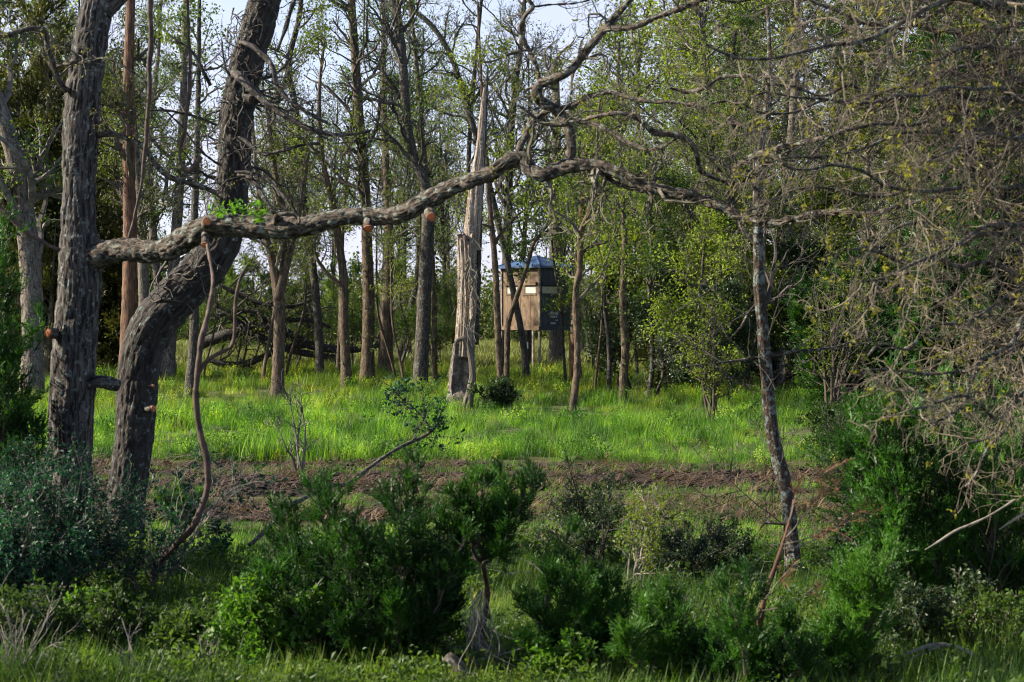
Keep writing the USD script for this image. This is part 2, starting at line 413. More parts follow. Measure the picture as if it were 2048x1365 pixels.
gx = np.concatenate([np.linspace(-260, -14, 40), np.linspace(-13.8, 13.8, 185), np.linspace(14, 260, 40)])
gy = np.concatenate([np.linspace(-30, 5.5, 14), np.linspace(5.6, 24, 200), np.linspace(24.2, 70, 120), np.linspace(71, 420, 40)])
X, Yg = np.meshgrid(gx, gy)
Z = ground_z(X, Yg)
sm = strip_mask(X, Yg)
Z = Z + sm * (0.055 * (meshkit.fbm(np.stack([X * 3.2, Yg * 3.2, 0 * X], -1), 4, 21) - 0.5) - 0.03)
nx, ny = len(gx), len(gy)
i, j = np.meshgrid(np.arange(ny - 1), np.arange(nx - 1), indexing="ij")
q = np.stack([i * nx + j, i * nx + j + 1, (i + 1) * nx + j + 1, (i + 1) * nx + j], -1).reshape(-1, 4)
usdkit.material(stage, "/World/Looks/ground_look", {
    "a": ("attribute", {"attribute": "bk"}), "sx": ("separate_xyz", {}),
    "g": ("geometry", {}),
    "n": ("noise_texture", {"scale": 2.2, "detail": 8.0, "roughness": 0.7}),
    "n2": ("noise_texture", {"scale": 26.0, "detail": 6.0, "roughness": 0.75}),
    "tr": ("rgb_ramp", {"ramp": [(0.3, (0.030, 0.036, 0.010)), (0.5, (0.055, 0.075, 0.018)), (0.68, (0.10, 0.085, 0.038))]}),
    "so": ("rgb_ramp", {"ramp": [(0.36, (0.008, 0.005, 0.0042)), (0.56, (0.020, 0.012, 0.009)), (0.66, (0.042, 0.026, 0.018)), (0.76, (0.13, 0.09, 0.055))]}),
    "mx": ("mix_color", {}),
    "bp": ("bump", {"strength": 1.0, "distance": 0.05}),
    "p": ("principled_bsdf", {"roughness": 0.95, "specular_ior_level": 0.2})},
    [("a.vector", "sx.vector"), ("g.position", "n.vector"), ("g.position", "n2.vector"), ("n.fac", "tr.fac"), ("n2.fac", "so.fac"), ("sx.x", "mx.fac"), ("tr.color", "mx.a"), ("so.color", "mx.b"),
     ("mx.result", "p.base_color"), ("n2.fac", "bp.height"), ("bp.normal", "p.normal")], surface="p.BSDF")
gm = part(None, "ground", np.stack([X, Yg, Z], -1).reshape(-1, 3), np.vstack([q[:, [0, 1, 2]], q[:, [0, 2, 3]]]), "ground_look", smooth=True, bk=np.stack([sm, 0 * sm, 0 * sm], -1).reshape(-1, 3))
tag(gm.GetPrim(), kind="structure")

# ------------------------------------------------------------------ grass and litter (what nobody could count)
def blades(rng, n, h, w, spread, lean, seg=3):
    V, F = [], []
    for b in range(n):
        base = np.array([*rng.normal(0, spread, 2), 0.0])
        az = rng.uniform(0, 2 * np.pi)
        out = np.array([np.cos(az), np.sin(az), 0])
        sd = np.array([-out[1], out[0], 0])
        L, k = h * rng.uniform(0.45, 1.15), lean * rng.uniform(0.2, 1.3)
        t = np.linspace(0, 1, seg + 1)
        th = k * t
        c = base + np.cumsum(np.concatenate([[[0, 0, 0]], (L / seg) * (np.sin(th[1:, None]) * out + np.cos(th[1:, None]) * np.array([0, 0, 1]))]), 0)
        ww = w * (1 - t) ** 0.7 * rng.uniform(0.7, 1.3)
        k0 = len(V)
        V += [p for q_ in range(seg) for p in (c[q_] - sd * ww[q_], c[q_] + sd * ww[q_])] + [c[-1]]
        for q_ in range(seg - 1):
            F += [[k0 + 2 * q_, k0 + 2 * q_ + 1, k0 + 2 * q_ + 3], [k0 + 2 * q_, k0 + 2 * q_ + 3, k0 + 2 * q_ + 2]]
        F += [[k0 + 2 * seg - 2, k0 + 2 * seg - 1, k0 + 2 * seg]]
    return np.array(V), np.array(F)


def flat_straws(rng, n, L, w, spread):
    V, F = [], []
    for b in range(n):
        p = np.array([*rng.normal(0, spread, 2), rng.uniform(0.0, 0.05)])
        az, el = rng.uniform(0, 2 * np.pi), rng.normal(0.05, 0.25)
        d = np.array([np.cos(az) * np.cos(el), np.sin(az) * np.cos(el), np.sin(el)]) * L * rng.uniform(0.4, 1.2)
        s = norm(np.cross(d, [0, 0.2, 1])) * w
        k0 = len(V)
        V += [p - s, p + s, p + d * 0.5 + s + [0, 0, 0.01], p + d * 0.5 - s + [0, 0, 0.01], p + d]
        F += [[k0, k0 + 1, k0 + 2], [k0, k0 + 2, k0 + 3], [k0 + 3, k0 + 2, k0 + 4]]
    return np.array(V), np.array(F)


def forbs(rng, n, h, size):
    """A low leafy weed."""
    P = np.zeros((n, 5, 3))
    az, sp = rng.uniform(0, 2 * np.pi, n), rng.uniform(0.2, 0.8, n)
    t = np.linspace(0, 1, 5)
    P[..., 0] = np.cos(az)[:, None] * sp[:, None] * t * h
    P[..., 1] = np.sin(az)[:, None] * sp[:, None] * t * h
    P[..., 2] = t * h * rng.uniform(0.5, 1.1, n)[:, None]
    p, d = along(P, 7, rng, 0.2)
    return leaves(p, d, size, rng, 0.6, 1.0, 0.01)


def scatter(name, label, cat, protos, mat, xy, scale, rng, z0=0.0):
    pi = UsdGeom.PointInstancer.Define(stage, f"/World/{name}")
    tag(pi.GetPrim(), label, cat, kind="stuff")
    paths = []
    for k, (V, F) in enumerate(protos):
        m = usdkit.mesh(stage, f"/World/{name}/tuft" + (f"_{k:03d}" if k else ""), (V, F), f"/World/Looks/{mat}", False)
        paths.append(m.GetPath())
    pi.CreatePrototypesRel().SetTargets(paths)
    n = len(xy)
    z = ground_z(xy[:, 0], xy[:, 1]) + z0
    pi.CreatePositionsAttr(Vt.Vec3fArray.FromNumpy(np.column_stack([xy, z]).astype(np.float32)))
    pi.CreateProtoIndicesAttr(Vt.IntArray.FromNumpy(rng.integers(0, len(protos), n).astype(np.int32)))
    a = rng.uniform(0, 2 * np.pi, n)
    pi.CreateOrientationsAttr(Vt.QuathArray([Gf.Quath(float(np.cos(q_ / 2)), 0, 0, float(np.sin(q_ / 2))) for q_ in a]))
    pi.CreateScalesAttr(Vt.Vec3fArray.FromNumpy(np.repeat(np.asarray(scale)[:, None], 3, 1).astype(np.float32)))


def wedge(rng, n, y0, y1, margin=0.6):
    """Points on the ground in view, even over the picture's rows rather than over the ground."""
    y = 1 / rng.uniform(1 / y1, 1 / y0, n)
    x = rng.uniform(-1, 1, n) * (y * 1024 / FPX * 1.06 + margin)
    return np.column_stack([x, y])


rng = np.random.default_rng(11)
xy = np.vstack([wedge(rng, 15000, 19.0, 60.0), np.column_stack([rng.uniform(-20, 20, 9000), rng.uniform(20, 60, 9000)])])
sm_ = strip_mask(xy[:, 0], xy[:, 1])
pn = meshkit.fbm(np.column_stack([xy * 0.45, 0 * xy[:, 0]]), 3, 31)
keep = (sm_ < 0.3) & (rng.uniform(size=len(xy)) < 0.1 + 1.2 * pn) & (meshkit.fbm(np.column_stack([xy * 1.3, 0 * xy[:, 0] + 3]), 3, 37) > 0.36)
xy, pn = xy[keep], pn[keep]
far = np.clip((xy[:, 1] - 18) / 25, 0, 1)
size = (0.1 + 1.4 * pn) * (0.85 + 0.3 * far) * rng.uniform(0.5, 1.45, len(xy))
yellow = rng.uniform(size=len(xy)) < np.clip((xy[:, 1] + 2.2 * (meshkit.fbm(np.column_stack([xy * 0.3, 0 * xy[:, 0]]), 2, 3) - 0.5) * 6 - 0.25 * xy[:, 0] - 28) / 14, 0.08, 0.75)
TUFTS = [blades(rng, 64, 0.24, 0.0032, 0.11, 1.1), blades(rng, 56, 0.19, 0.0036, 0.12, 1.5), blades(rng, 44, 0.32, 0.0028, 0.08, 0.8), forbs(rng, 22, 0.24, 0.028), blades(rng, 50, 0.27, 0.003, 0.05, 1.3)]
scatter("grass", "bright green spring grass covering the clearing just beyond the soil strip", "grass", TUFTS, "grass_green", xy[~yellow], size[~yellow], rng)
scatter("yellow_grass", "yellow-green sunlit grass among the tree trunks at the back of the clearing", "grass", TUFTS, "grass_yellow", xy[yellow], size[yellow], rng)
xy = wedge(rng, 8500, 7.0, 13.2)
pn = meshkit.fbm(np.column_stack([xy * 0.8, 0 * xy[:, 0]]), 3, 77)
keep = (strip_mask(xy[:, 0], xy[:, 1]) < 0.35) & (rng.uniform(size=len(xy)) < 0.1 + 1.5 * pn)
xy, pn = xy[keep], pn[keep]
scatter("near_grass", "mixed green and straw coloured grass in front of the turned soil strip", "grass",
        [blades(rng, 44, 0.16, 0.002, 0.06, 1.1), blades(rng, 36, 0.20, 0.0019, 0.05, 0.9), blades(rng, 40, 0.11, 0.0022, 0.07, 1.4)], "grass_near", xy,
        (0.5 + 1.0 * pn) * rng.uniform(0.6, 1.2, len(xy)) * np.clip(1.0 - (xy[:, 1] - 9.5) / 6.0, 0.4, 1.1), rng)
xy = wedge(rng, 1500, 7.0, 9.2)
pn = meshkit.fbm(np.column_stack([xy * 0.9 + 4.0, 0 * xy[:, 0]]), 3, 61)
keep = rng.uniform(size=len(xy)) < 3.0 * (pn - 0.42) + 0.35 * (xy[:, 0] < -0.6) * (xy[:, 1] < 8.3)
scatter("straw_grass", "tall straw-tipped grass along the lower edge of the picture", "grass",
        [blades(rng, 18, 0.15, 0.0022, 0.05, 0.9), blades(rng, 14, 0.19, 0.002, 0.05, 0.8)], "grass_straw", xy[keep], rng.uniform(0.6, 1.15, keep.sum()), rng)
xy = wedge(rng, 4200, 7.2, 12.2)
pn = meshkit.fbm(np.column_stack([xy * 1.1, 0 * xy[:, 0]]), 3, 91)
keep = (strip_mask(xy[:, 0], xy[:, 1]) < 0.5) & (rng.uniform(size=len(xy)) < 2.4 * (pn - 0.32))
scatter("ground_weeds", "low broad-leaved green weeds growing through the near grass", "weeds",
        [forbs(rng, 10, 0.13, 0.028), forbs(rng, 8, 0.10, 0.022), forbs(rng, 12, 0.17, 0.030)], "leaf_green", xy[keep], rng.uniform(0.6, 1.3, keep.sum()), rng)
xy = wedge(rng, 16000, 11.5, 22.0)
m_ = strip_mask(xy[:, 0], xy[:, 1])
keep = rng.uniform(size=len(xy)) < (0.10 + 0.36 * m_) * np.clip(2.2 * meshkit.fbm(np.column_stack([xy * 1.6, 0 * xy[:, 0]]), 3, 41) - 0.45, 0.08, 1)
scatter("dead_straw", "dry pinkish straw and dead stalks strewn over the dark turned soil", "straw",
        [flat_straws(rng, 9, 0.22, 0.0042, 0.12), flat_straws(rng, 7, 0.32, 0.0036, 0.15), flat_straws(rng, 11, 0.14, 0.005, 0.09)], "straw", xy[keep], rng.uniform(0.6, 1.3, keep.sum()), rng, 0.01)
xy = np.vstack([wedge(rng, 130, 8.0, 13.5), wedge(rng, 1000, 20.5, 55.0)])
scatter("fallen_twigs", "dead twigs and stalks lying through the grass", "twigs", [flat_straws(rng, 5, 0.4, 0.006, 0.25), flat_straws(rng, 4, 0.6, 0.007, 0.3)], "twig_grey", xy, rng.uniform(0.5, 1.2, len(xy)), rng, 0.05)
xy = wedge(rng, 9000, 11.5, 21.5)
keep = (xy[:, 1] < 14.6 + 0.8 * np.sin(xy[:, 0])) | (meshkit.fbm(np.column_stack([xy * np.array([0.7, 2.0]), 0 * xy[:, 0]]), 3, 17) > 0.585)
scatter("regrowth_grass", "short fresh grass blades sprouting in rows on the turned soil", "grass",
        [blades(rng, 20, 0.09, 0.0024, 0.08, 1.2), blades(rng, 14, 0.12, 0.0022, 0.07, 1.0)], "grass_green", xy[keep], rng.uniform(0.4, 1.0, keep.sum()), rng)
xy = wedge(rng, 3600, 14.0, 21.0)
keep = strip_mask(xy[:, 0], xy[:, 1]) > 0.45
clods = []
for k in range(3):
    import trimesh
    ico = trimesh.creation.icosphere(1, 1.0)
    v = np.array(ico.vertices)
    v = v * (0.7 + 0.6 * meshkit.noise(v * 1.7, 50 + k))[:, None] * np.array([0.045, 0.045, 0.026])
    clods.append((v, np.array(ico.faces)))
scatter("soil_clods", "dark crumbled clods of freshly turned soil", "soil", clods, "soil", xy[keep], rng.uniform(0.3, 1.2, keep.sum()) ** 1.5, rng)
xy = np.column_stack([rng.uniform(-46, 46, 13000), rng.uniform(56, 125, 13000)])
scatter("field_grass", "pale sunlit field grass beyond the wood's edge behind the raised hide", "grass",
        [blades(rng, 30, 0.5, 0.018, 0.35, 1.0), blades(rng, 30, 0.4, 0.02, 0.35, 1.2)], "grass_pale", xy, rng.uniform(0.5, 1.1, len(xy)), rng)
#MARK_STRUCTURE

# ------------------------------------------------------------------ trees of the wood
def base_drop(pts, Y):
    """Carries a trunk's foot a little into the ground."""
    p = list(pts[0]) + [Y] * (4 - len(pts[0]))
    gp = at(p[0], p[1], p[3])
    gz = ground_z(gp[0], gp[1])
    dv = (gp[2] - gz + 0.10) * FPX / p[3]
    return [(p[0], p[1] + dv, p[2] * 1.02, p[3])] + list(pts)


def tree(name, label, cat, pts, Y, bk="brown_bark", tw="twig_brown", lf=None, seed=0, k=(12, 5, 5), t0=0.35, L1=2.2, leaf=0.06, nleaf=4, ang=(0.6, 1.25), up=0.2, sides=14, amp=0.010, group=None, wig=0.26, forks=(), foot=True, rt=0.006, ivy=0, lumpy=0.07):
    rng = np.random.default_rng(seed + 1000)
    if foot:
        pts = base_drop(pts, Y)
    P, R = spline(pts, 0.12, Y)
    # a slow bend in depth, so that a trunk is no cut-out
    s = np.linspace(0, 1, len(P))
    P[:, 1] += 0.25 * np.sin(2.5 * s * np.pi * rng.uniform(0.6, 1.2)) * s
    th = thing(name, label, cat, P[0], group)
    V, F, K = bigtube(P, R, sides, amp, seed=seed, flare=0.55 if foot else 0, lump=lumpy)
    part(th, "trunk", V, F, bk, True, K)
    stems = [(P, R)]
    for fk in forks:
        Pf, Rf = spline(fk, 0.12, Y)
        V, F, K = bigtube(Pf, Rf, max(8, sides - 4), amp, seed=seed + 7, lump=lumpy)
        part(th, "limb", V, F, bk, True, K)
        stems.append((Pf, Rf))
    tubes_, tips = [], []
    for q_, (Ps, Rs) in enumerate(stems):
        idx = np.linspace(0, len(Ps) - 1, 24).astype(int)
        a, ra = kids(Ps[idx][None], Rs[idx][None], k[0] if q_ == 0 else max(4, k[0] // 2), rng, t0 if q_ == 0 else 0.15, 1.0, ang, 1.0, 0.5, 9, wig, up, rt * 1.6, length=L1)
        b, rb = kids(a, ra, k[1], rng, 0.2, 1.0, (0.4, 1.1), 0.5, 0.6, 6, wig, up * 0.6, rt)
        c, rc = kids(b, rb, k[2], rng, 0.15, 1.0, (0.4, 1.1), 0.6, 0.7, 4, wig * 1.2, up * 0.4, rt * 0.75)
        tubes_ += [tubes(a, ra, 5), tubes(b, rb, 4), tubes(c, rc, 3)]
        tips += [c, ]
    V, F = join(*tubes_)
    part(th, "branches", V, F, tw, kind="stuff")
    if lf:
        c = np.concatenate(tips)
        p, d = along(c, int(nleaf * 3) + 1, rng, 0.1)
        V, F = leaves(p, d, leaf * 1.25, rng, 0.66, 0.9, 0.09)
        part(th, "leaves", V, F, lf, kind="stuff")
    if ivy:
        i_ = rng.integers(0, len(P), ivy)
        p = P[i_] + norm(rng.normal(size=(ivy, 3)) * [1, 1, 0.3]) * (R[i_] * rng.uniform(0.95, 1.9, ivy) + 0.02)[:, None]
        V, F = leaves(p, norm(rng.normal(size=(ivy, 3))), 0.08, rng, 0.8, 0.9, 0.03)
        part(th, "ivy", V, F, "ivy_leaf", kind="stuff")
    return th


T = tree
T("pale_oak", "pale grey trunk bowing out of the frame at the left edge", "tree",
  [(64, 765, 42), (62, 600, 43), (52, 450, 40), (38, 350, 36), (14, 250, 33), (-20, 160, 32), (-60, 40, 28), (-90, -120, 22)], 34, "grey_bark", "twig_grey", "leaf_green", 1, (14, 5, 5), 0.3, 2.0, 0.06, 2, amp=0.02, sides=20)
T("pine_tree", "reddish trunk behind the gap between the two big leaning oak stems", "tree",
  [(256, 742, 34), (258, 600, 31), (259, 480, 28), (258, 300, 24), (262, 100, 20), (265, -120, 16)], 41, "red_bark", "twig_brown", "leaf_olive", 2, (16, 5, 5), 0.4, 2.4, 0.06, 3, amp=0.012)
T("forked_tree", "knotty grey trunk just right of the reddish trunk, half hidden by the leaning oak", "tree",
  [(288, 735, 24), (287, 600, 22), (285, 540, 22), (280, 420, 18), (270, 250, 13), (262, 60, 9)], 43, "grey_bark", "twig_grey", "leaf_olive", 3, (12, 5, 5), 0.35, 2.0, 0.06, 3)
T("pale_trunk_tree", "stout pale trunk widening at its foot, right behind the leaning oak", "tree",
  [(334, 737, 32), (337, 690, 27), (341, 620, 25), (350, 480, 22), (362, 300, 17), (372, 60, 12), (376, -80, 9)], 46, "grey_bark", "twig_grey", "leaf_lime", 4, (14, 5, 5), 0.4, 2.2, 0.065, 3)
T("slim_trunk_tree", "slim purple-grey trunk leaning slightly, left of the hanging vine's fork", "tree",
  [(383, 768, 23), (386, 700, 19), (388, 620, 18), (386, 500, 16), (392, 330, 13), (400, 120, 9), (404, -60, 6)], 38, "dusk_bark", "twig_grey", "leaf_green", 5, (12, 5, 5), 0.4, 1.9, 0.06, 3)
T("forking_tree", "brown trunk forking at head height in the sunny grass left of centre", "tree",
  [(555, 806, 27), (556, 740, 24), (558, 660, 23), (556, 590, 24), (548, 540, 17), (533, 470, 12), (520, 380, 9), (505, 250, 6)], 34.8, "brown_bark", "twig_tan", "leaf_olive", 6, (12, 5, 4), 0.45, 1.5, 0.05, 2,
  forks=([(556, 600, 20), (566, 545, 17), (573, 490, 16), (566, 420, 13), (548, 330, 10), (540, 200, 7)], [(560, 600, 14), (576, 530, 10), (590, 470, 9), (604, 400, 7), (618, 300, 5)]))
T("thin_trunk_tree", "thin brown trunk standing close against the left of a thicker one", "tree",
  [(677, 750, 12), (679, 690, 10), (681, 600, 9), (684, 480, 8), (700, 300, 6), (715, 150, 4)], 52, "brown_bark", "twig_brown", "leaf_olive", 7, (10, 5, 5), 0.35, 1.6, 0.06, 3, sides=9)
T("crooked_tree", "straight brown trunk with a crooked limb curving off at limb height, centre left", "tree",
  [(694, 780, 22), (691, 720, 20), (687, 620, 19), (686, 560, 18), (680, 500, 15), (668, 420, 13), (648, 330, 11), (640, 220, 8), (652, 80, 5)], 40, "brown_bark", "twig_grey", "leaf_lime", 8, (13, 5, 5), 0.45, 1.9, 0.055, 3,
  forks=([(686, 574, 9), (668, 560, 8), (645, 536, 7), (630, 505, 6), (634, 470, 5)],), ivy=60)
T("tall_oak", "tall straight brown trunk running up out of the frame, ivy on its middle", "tree",
  [(735, 762, 28), (736, 700, 25), (737, 600, 24), (734, 500, 22), (731, 400, 20), (724, 300, 19), (716, 200, 18), (710, 100, 17), (704, 0, 16), (700, -120, 14)], 44, "brown_bark", "twig_dark", "leaf_green", 9, (18, 6, 6), 0.35, 2.6, 0.05, 0.4, ivy=420)
T("dark_trunk_tree", "dark double-ridged trunk with a bare foot between two taller trunks, left of the ivy trunk", "tree",
  [(771, 748, 30), (773, 690, 26), (775, 600, 23), (778, 480, 18), (772, 330, 14), (768, 160, 10), (770, -60, 7)], 50, "brown_bark", "twig_dark", "leaf_green", 10, (14, 5, 5), 0.3, 2.2, 0.06, 3, ivy=260)
T("tall_dark_oak", "tall dusky trunk bending left above the long limb, left of the broken snag", "tree",
  [(840, 788, 29), (844, 700, 28), (848, 600, 28), (853, 500, 26), (856, 430, 24), (850, 370, 20), (834, 330, 17), (818, 270, 18), (811, 200, 18), (806, 120, 18), (796, 40, 17), (786, -20, 16), (775, -140, 14)], 38.5, "dusk_bark", "twig_dark", "leaf_green", 11, (16, 6, 6), 0.5, 2.6, 0.05, 0.4, sides=18, amp=0.014)
T("ivy_tree", "slender ivy-covered stem rising just right of the tall dusky trunk", "tree",
  [(868, 748, 13), (868, 640, 12), (864, 520, 11), (858, 420, 11), (851, 340, 10), (845, 260, 9), (838, 180, 9), (830, 90, 8), (820, 0, 7), (812, -80, 6)], 42, "brown_bark", "twig_dark", "leaf_green", 12, (14, 6, 6), 0.45, 2.0, 0.05, 0.4, ivy=900, sides=9)
T("slim_oak", "slim straight trunk between the broken snag and the raised hide", "tree",
  [(1002, 795, 15), (999, 720, 14), (995, 640, 14), (992, 560, 13), (988, 500, 12), (980, 420, 10), (972, 300, 8), (962, 150, 6), (955, 0, 4)], 37, "brown_bark", "twig_grey", "leaf_lime", 13, (12, 5, 5), 0.4, 1.8, 0.05, 3, sides=10,
  forks=([(988, 492, 8), (1000, 470, 7), (1020, 445, 6), (1050, 420, 4)],))
T("leaning_sapling", "leaning dark sapling crossing in front of the raised hide", "sapling",
  [(1011, 792, 13), (1014, 720, 12), (1016, 650, 12), (1030, 605, 11), (1045, 560, 9), (1056, 525, 8), (1066, 490, 7), (1086, 468, 6), (1112, 455, 4)], 37.5, "brown_bark", "twig_brown", "leaf_green", 14, (9, 4, 4), 0.5, 1.0, 0.05, 3, sides=9)
T("bent_tree", "bare trunk bending to the right, standing forward in the grass right of the hide", "tree",
  [(1144, 838, 15), (1150, 780, 15), (1155, 720, 14), (1153, 650, 13), (1152, 580, 13), (1160, 530, 12), (1160, 470, 11), (1180, 420, 8), (1192, 330, 6), (1200, 200, 5)], 29.3, "brown_bark", "twig_grey", "leaf_lime", 15, (12, 5, 4), 0.35, 1.5, 0.045, 2, sides=12,
  forks=([(1158, 520, 8), (1178, 495, 7), (1210, 485, 5), (1240, 470, 4)],))
T("rust_trunk_tree", "rusty red trunk right behind the bare bent trunk beside the hide", "tree",
  [(1152, 768, 24), (1150, 720, 22), (1152, 640, 20), (1158, 520, 16), (1166, 380, 12), (1170, 200, 8)], 45, "red_bark", "twig_brown", "leaf_green", 16, (13, 5, 5), 0.3, 2.0, 0.06, 4)
T("wiry_sapling", "wiry dark sapling with a kinked stem, left of the ivied brown trunk", "sapling",
  [(1218, 785, 10), (1219, 720, 9), (1214, 650, 9), (1208, 590, 8), (1214, 520, 7), (1205, 430, 6), (1200, 320, 4)], 39, "dusk_bark", "twig_brown", "leaf_green", 17, (12, 5, 4), 0.3, 1.3, 0.05, 4, sides=8)
T("ivied_tree", "ivied brown trunk standing at the edge of the thicket right of centre", "tree",
  [(1245, 815, 18), (1247, 760, 17), (1251, 700, 17), (1247, 640, 15), (1246, 570, 14), (1250, 500, 12), (1246, 430, 11), (1240, 340, 9), (1236, 220, 7), (1240, 80, 5)], 33.5, "brown_bark", "twig_brown", "leaf_lime", 18, (13, 5, 5), 0.35, 1.7, 0.05, 4, sides=12, ivy=300)
T("shaggy_sapling", "shaggy dark stem wrapped in ivy, second from the ivied brown trunk to its right", "sapling",
  [(1296, 805, 12), (1304, 740, 10), (1304, 660, 9), (1300, 580, 9), (1303, 500, 8), (1296, 400, 6), (1290, 280, 4)], 36, "dusk_bark", "twig_brown", "leaf_green", 19, (12, 5, 5), 0.25, 1.5, 0.05, 4, sides=8, ivy=380)
T("blotched_tree", "nearest slim tree with blotched lichen bark, curving down the right of the clearing", "tree",
  [(1588, 1152, 32), (1582, 1070, 28), (1577, 1000, 28), (1562, 930, 29), (1546, 860, 27), (1538, 780, 25), (1529, 700, 24), (1520, 620, 23), (1513, 540, 22), (1510, 460, 20), (1508, 380, 17), (1520, 280, 13), (1540, 150, 10), (1545, 0, 7)], 11.3, "blotch_bark", "twig_dark", None, 20, (10, 4, 4), 0.45, 0.8, 0.03, 2, sides=40, amp=0.006, rt=0.0025,
  forks=([(1530, 713, 7), (1470, 722, 5), (1420, 728, 4), (1372, 733, 2)], [(1532, 712, 8), (1600, 703, 6), (1690, 690, 4), (1760, 640, 3)], [(1518, 600, 5), (1490, 640, 4), (1470, 672, 3), (1458, 680, 2)], [(1580, 1050, 6), (1545, 1045, 5), (1505, 1055, 4), (1520, 1085, 4), (1552, 1100, 2)]))
T("grey_trunk_tree", "straight grey trunk directly behind the blotched slim tree", "tree",
  [(1552, 790, 28), (1553, 700, 26), (1558, 600, 25), (1566, 500, 25), (1574, 400, 24), (1582, 280, 20), (1590, 120, 15), (1595, -60, 11)], 42, "grey_bark", "twig_grey", "leaf_green", 21, (15, 5, 5), 0.4, 2.2, 0.06, 3)
T("blue_grey_snag", "blue-grey bare trunk leaning right behind the yellow-green thicket", "tree",
  [(1580, 760, 17), (1600, 680, 16), (1628, 580, 15), (1652, 510, 14), (1675, 450, 12), (1700, 380, 8)], 44, "grey_bark", "twig_grey", None, 22, (8, 4, 3), 0.5, 1.2, sides=9)
T("red_cedar_trunk", "tall red-barked trunk standing amid the tangle at the right", "tree",
  [(1915, 800, 30), (1908, 640, 27), (1900, 540, 25), (1892, 440, 25), (1884, 340, 24), (1876, 240, 22), (1864, 100, 20), (1856, -60, 17)], 25, "red_bark", "twig_brown", None, 23, (10, 5, 4), 0.4, 1.6, sides=16, amp=0.008, lumpy=0.05)
T("hide_oak", "thick pale trunk rising directly behind the hide's roof", "tree",
  [(1113, 745, 30), (1112, 600, 28), (1112, 500, 27), (1110, 420, 25), (1112, 300, 20), (1108, 120, 14)], 64, "grey_bark", "twig_grey", "leaf_lime", 24, (16, 6, 6), 0.4, 3.0, 0.06, 0.5)
T("fork_top_tree", "dark forked trunk reaching the top edge right of the tall leaning oak", "tree",
  [(640, 742, 17), (632, 600, 16), (618, 470, 15), (606, 380, 14), (600, 300, 13), (588, 200, 13), (575, 130, 12), (590, 60, 11), (600, -20, 10)], 45, "dusk_bark", "twig_dark", "leaf_green", 25, (16, 6, 6), 0.4, 2.4, 0.05, 0.4, forks=([(580, 140, 10), (560, 190, 10), (548, 240, 9), (558, 300, 8)],))
T("slanting_tree", "slanting dark stem climbing right to left above the snag", "tree",
  [(1052, 748, 14), (1030, 600, 13), (990, 420, 13), (960, 300, 12), (930, 200, 12), (900, 110, 11), (860, 50, 10), (810, 15, 8)], 47, "dusk_bark", "twig_dark", "leaf_green", 26, (16, 6, 6), 0.45, 2.2, 0.05, 0.4, sides=9)
T("mossy_sapling", "mossy upright stem left of the hide's roof, tallest between snag and hide", "tree",
  [(925, 745, 12), (930, 600, 11), (934, 420, 10), (940, 260, 9), (952, 120, 8), (966, -30, 6)], 50, "dusk_bark", "twig_dark", "leaf_green", 27, (16, 6, 6), 0.3, 2.2, 0.05, 0.4, sides=9)
T("shaded_tree", "shaded dark trunk deep in the thicket, below the oak's long limb tip", "tree",
  [(1450, 790, 26), (1452, 650, 24), (1456, 500, 22), (1462, 400, 20), (1466, 250, 15), (1470, 60, 10)], 40, "dusk_bark", "twig_dark", "leaf_green", 28, (15, 5, 5), 0.2, 2.2, 0.06, 5, ivy=500)
T("broken_stub_tree", "short sunlit stub of a trunk under the tangle at the right", "tree stump",
  [(1684, 812, 12), (1683, 780, 10), (1681, 735, 9)], 33, "red_bark", "twig_tan", None, 29, (4, 3, 2), 0.5, 0.5, sides=9)
T("thin_upright_tree", "thin upright stem in the dark thicket between the shaggy stem and the blotched slim tree", "sapling",
  [(1410, 825, 9), (1407, 740, 8), (1400, 660, 7), (1402, 560, 6), (1408, 440, 4)], 32, "dusk_bark", "twig_brown", "leaf_lime", 30, (14, 5, 5), 0.25, 1.3, 0.05, 5, sides=8)
T("crown_oak_top", "bare-crowned oak spreading fine twigs against the sky at the top centre", "tree",
  [(1005, 748, 22), (1010, 600, 20), (1016, 440, 18), (1020, 300, 15), (1030, 180, 12), (1045, 60, 9), (1050, -60, 6)], 58, "dusk_bark", "twig_dark", "leaf_green", 31, (26, 7, 7), 0.4, 3.2, 0.05, 0.4, rt=0.008)
T("twiggy_tree", "twiggy tree filling the sky gap between the two tall trunks left of the snag", "tree",
  [(765, 748, 18), (768, 600, 16), (775, 440, 14), (770, 300, 12), (764, 160, 9), (768, 20, 6)], 56, "dusk_bark", "twig_dark", "leaf_green", 32, (24, 7, 7), 0.4, 2.8, 0.05, 0.4, rt=0.008)
T("leafy_sapling", "leafy sapling whose leaves hang across the right side of the raised hide", "sapling",
  [(1131, 772, 7), (1127, 700, 6), (1122, 620, 6), (1112, 550, 5), (1104, 480, 4)], 44, "dusk_bark", "twig_brown", "leaf_lime", 34, (9, 4, 3), 0.45, 0.9, 0.05, 3, sides=8)
T("left_twiggy_tree", "twiggy grey tree seen between the big oak's trunk and the leaning oak", "tree",
  [(330, 748, 18), (318, 600, 17), (305, 440, 15), (300, 300, 12), (310, 160, 9), (318, 0, 6)], 54, "grey_bark", "twig_grey", "leaf_green", 33, (24, 6, 6), 0.25, 2.4, 0.06, 2, rt=0.008)

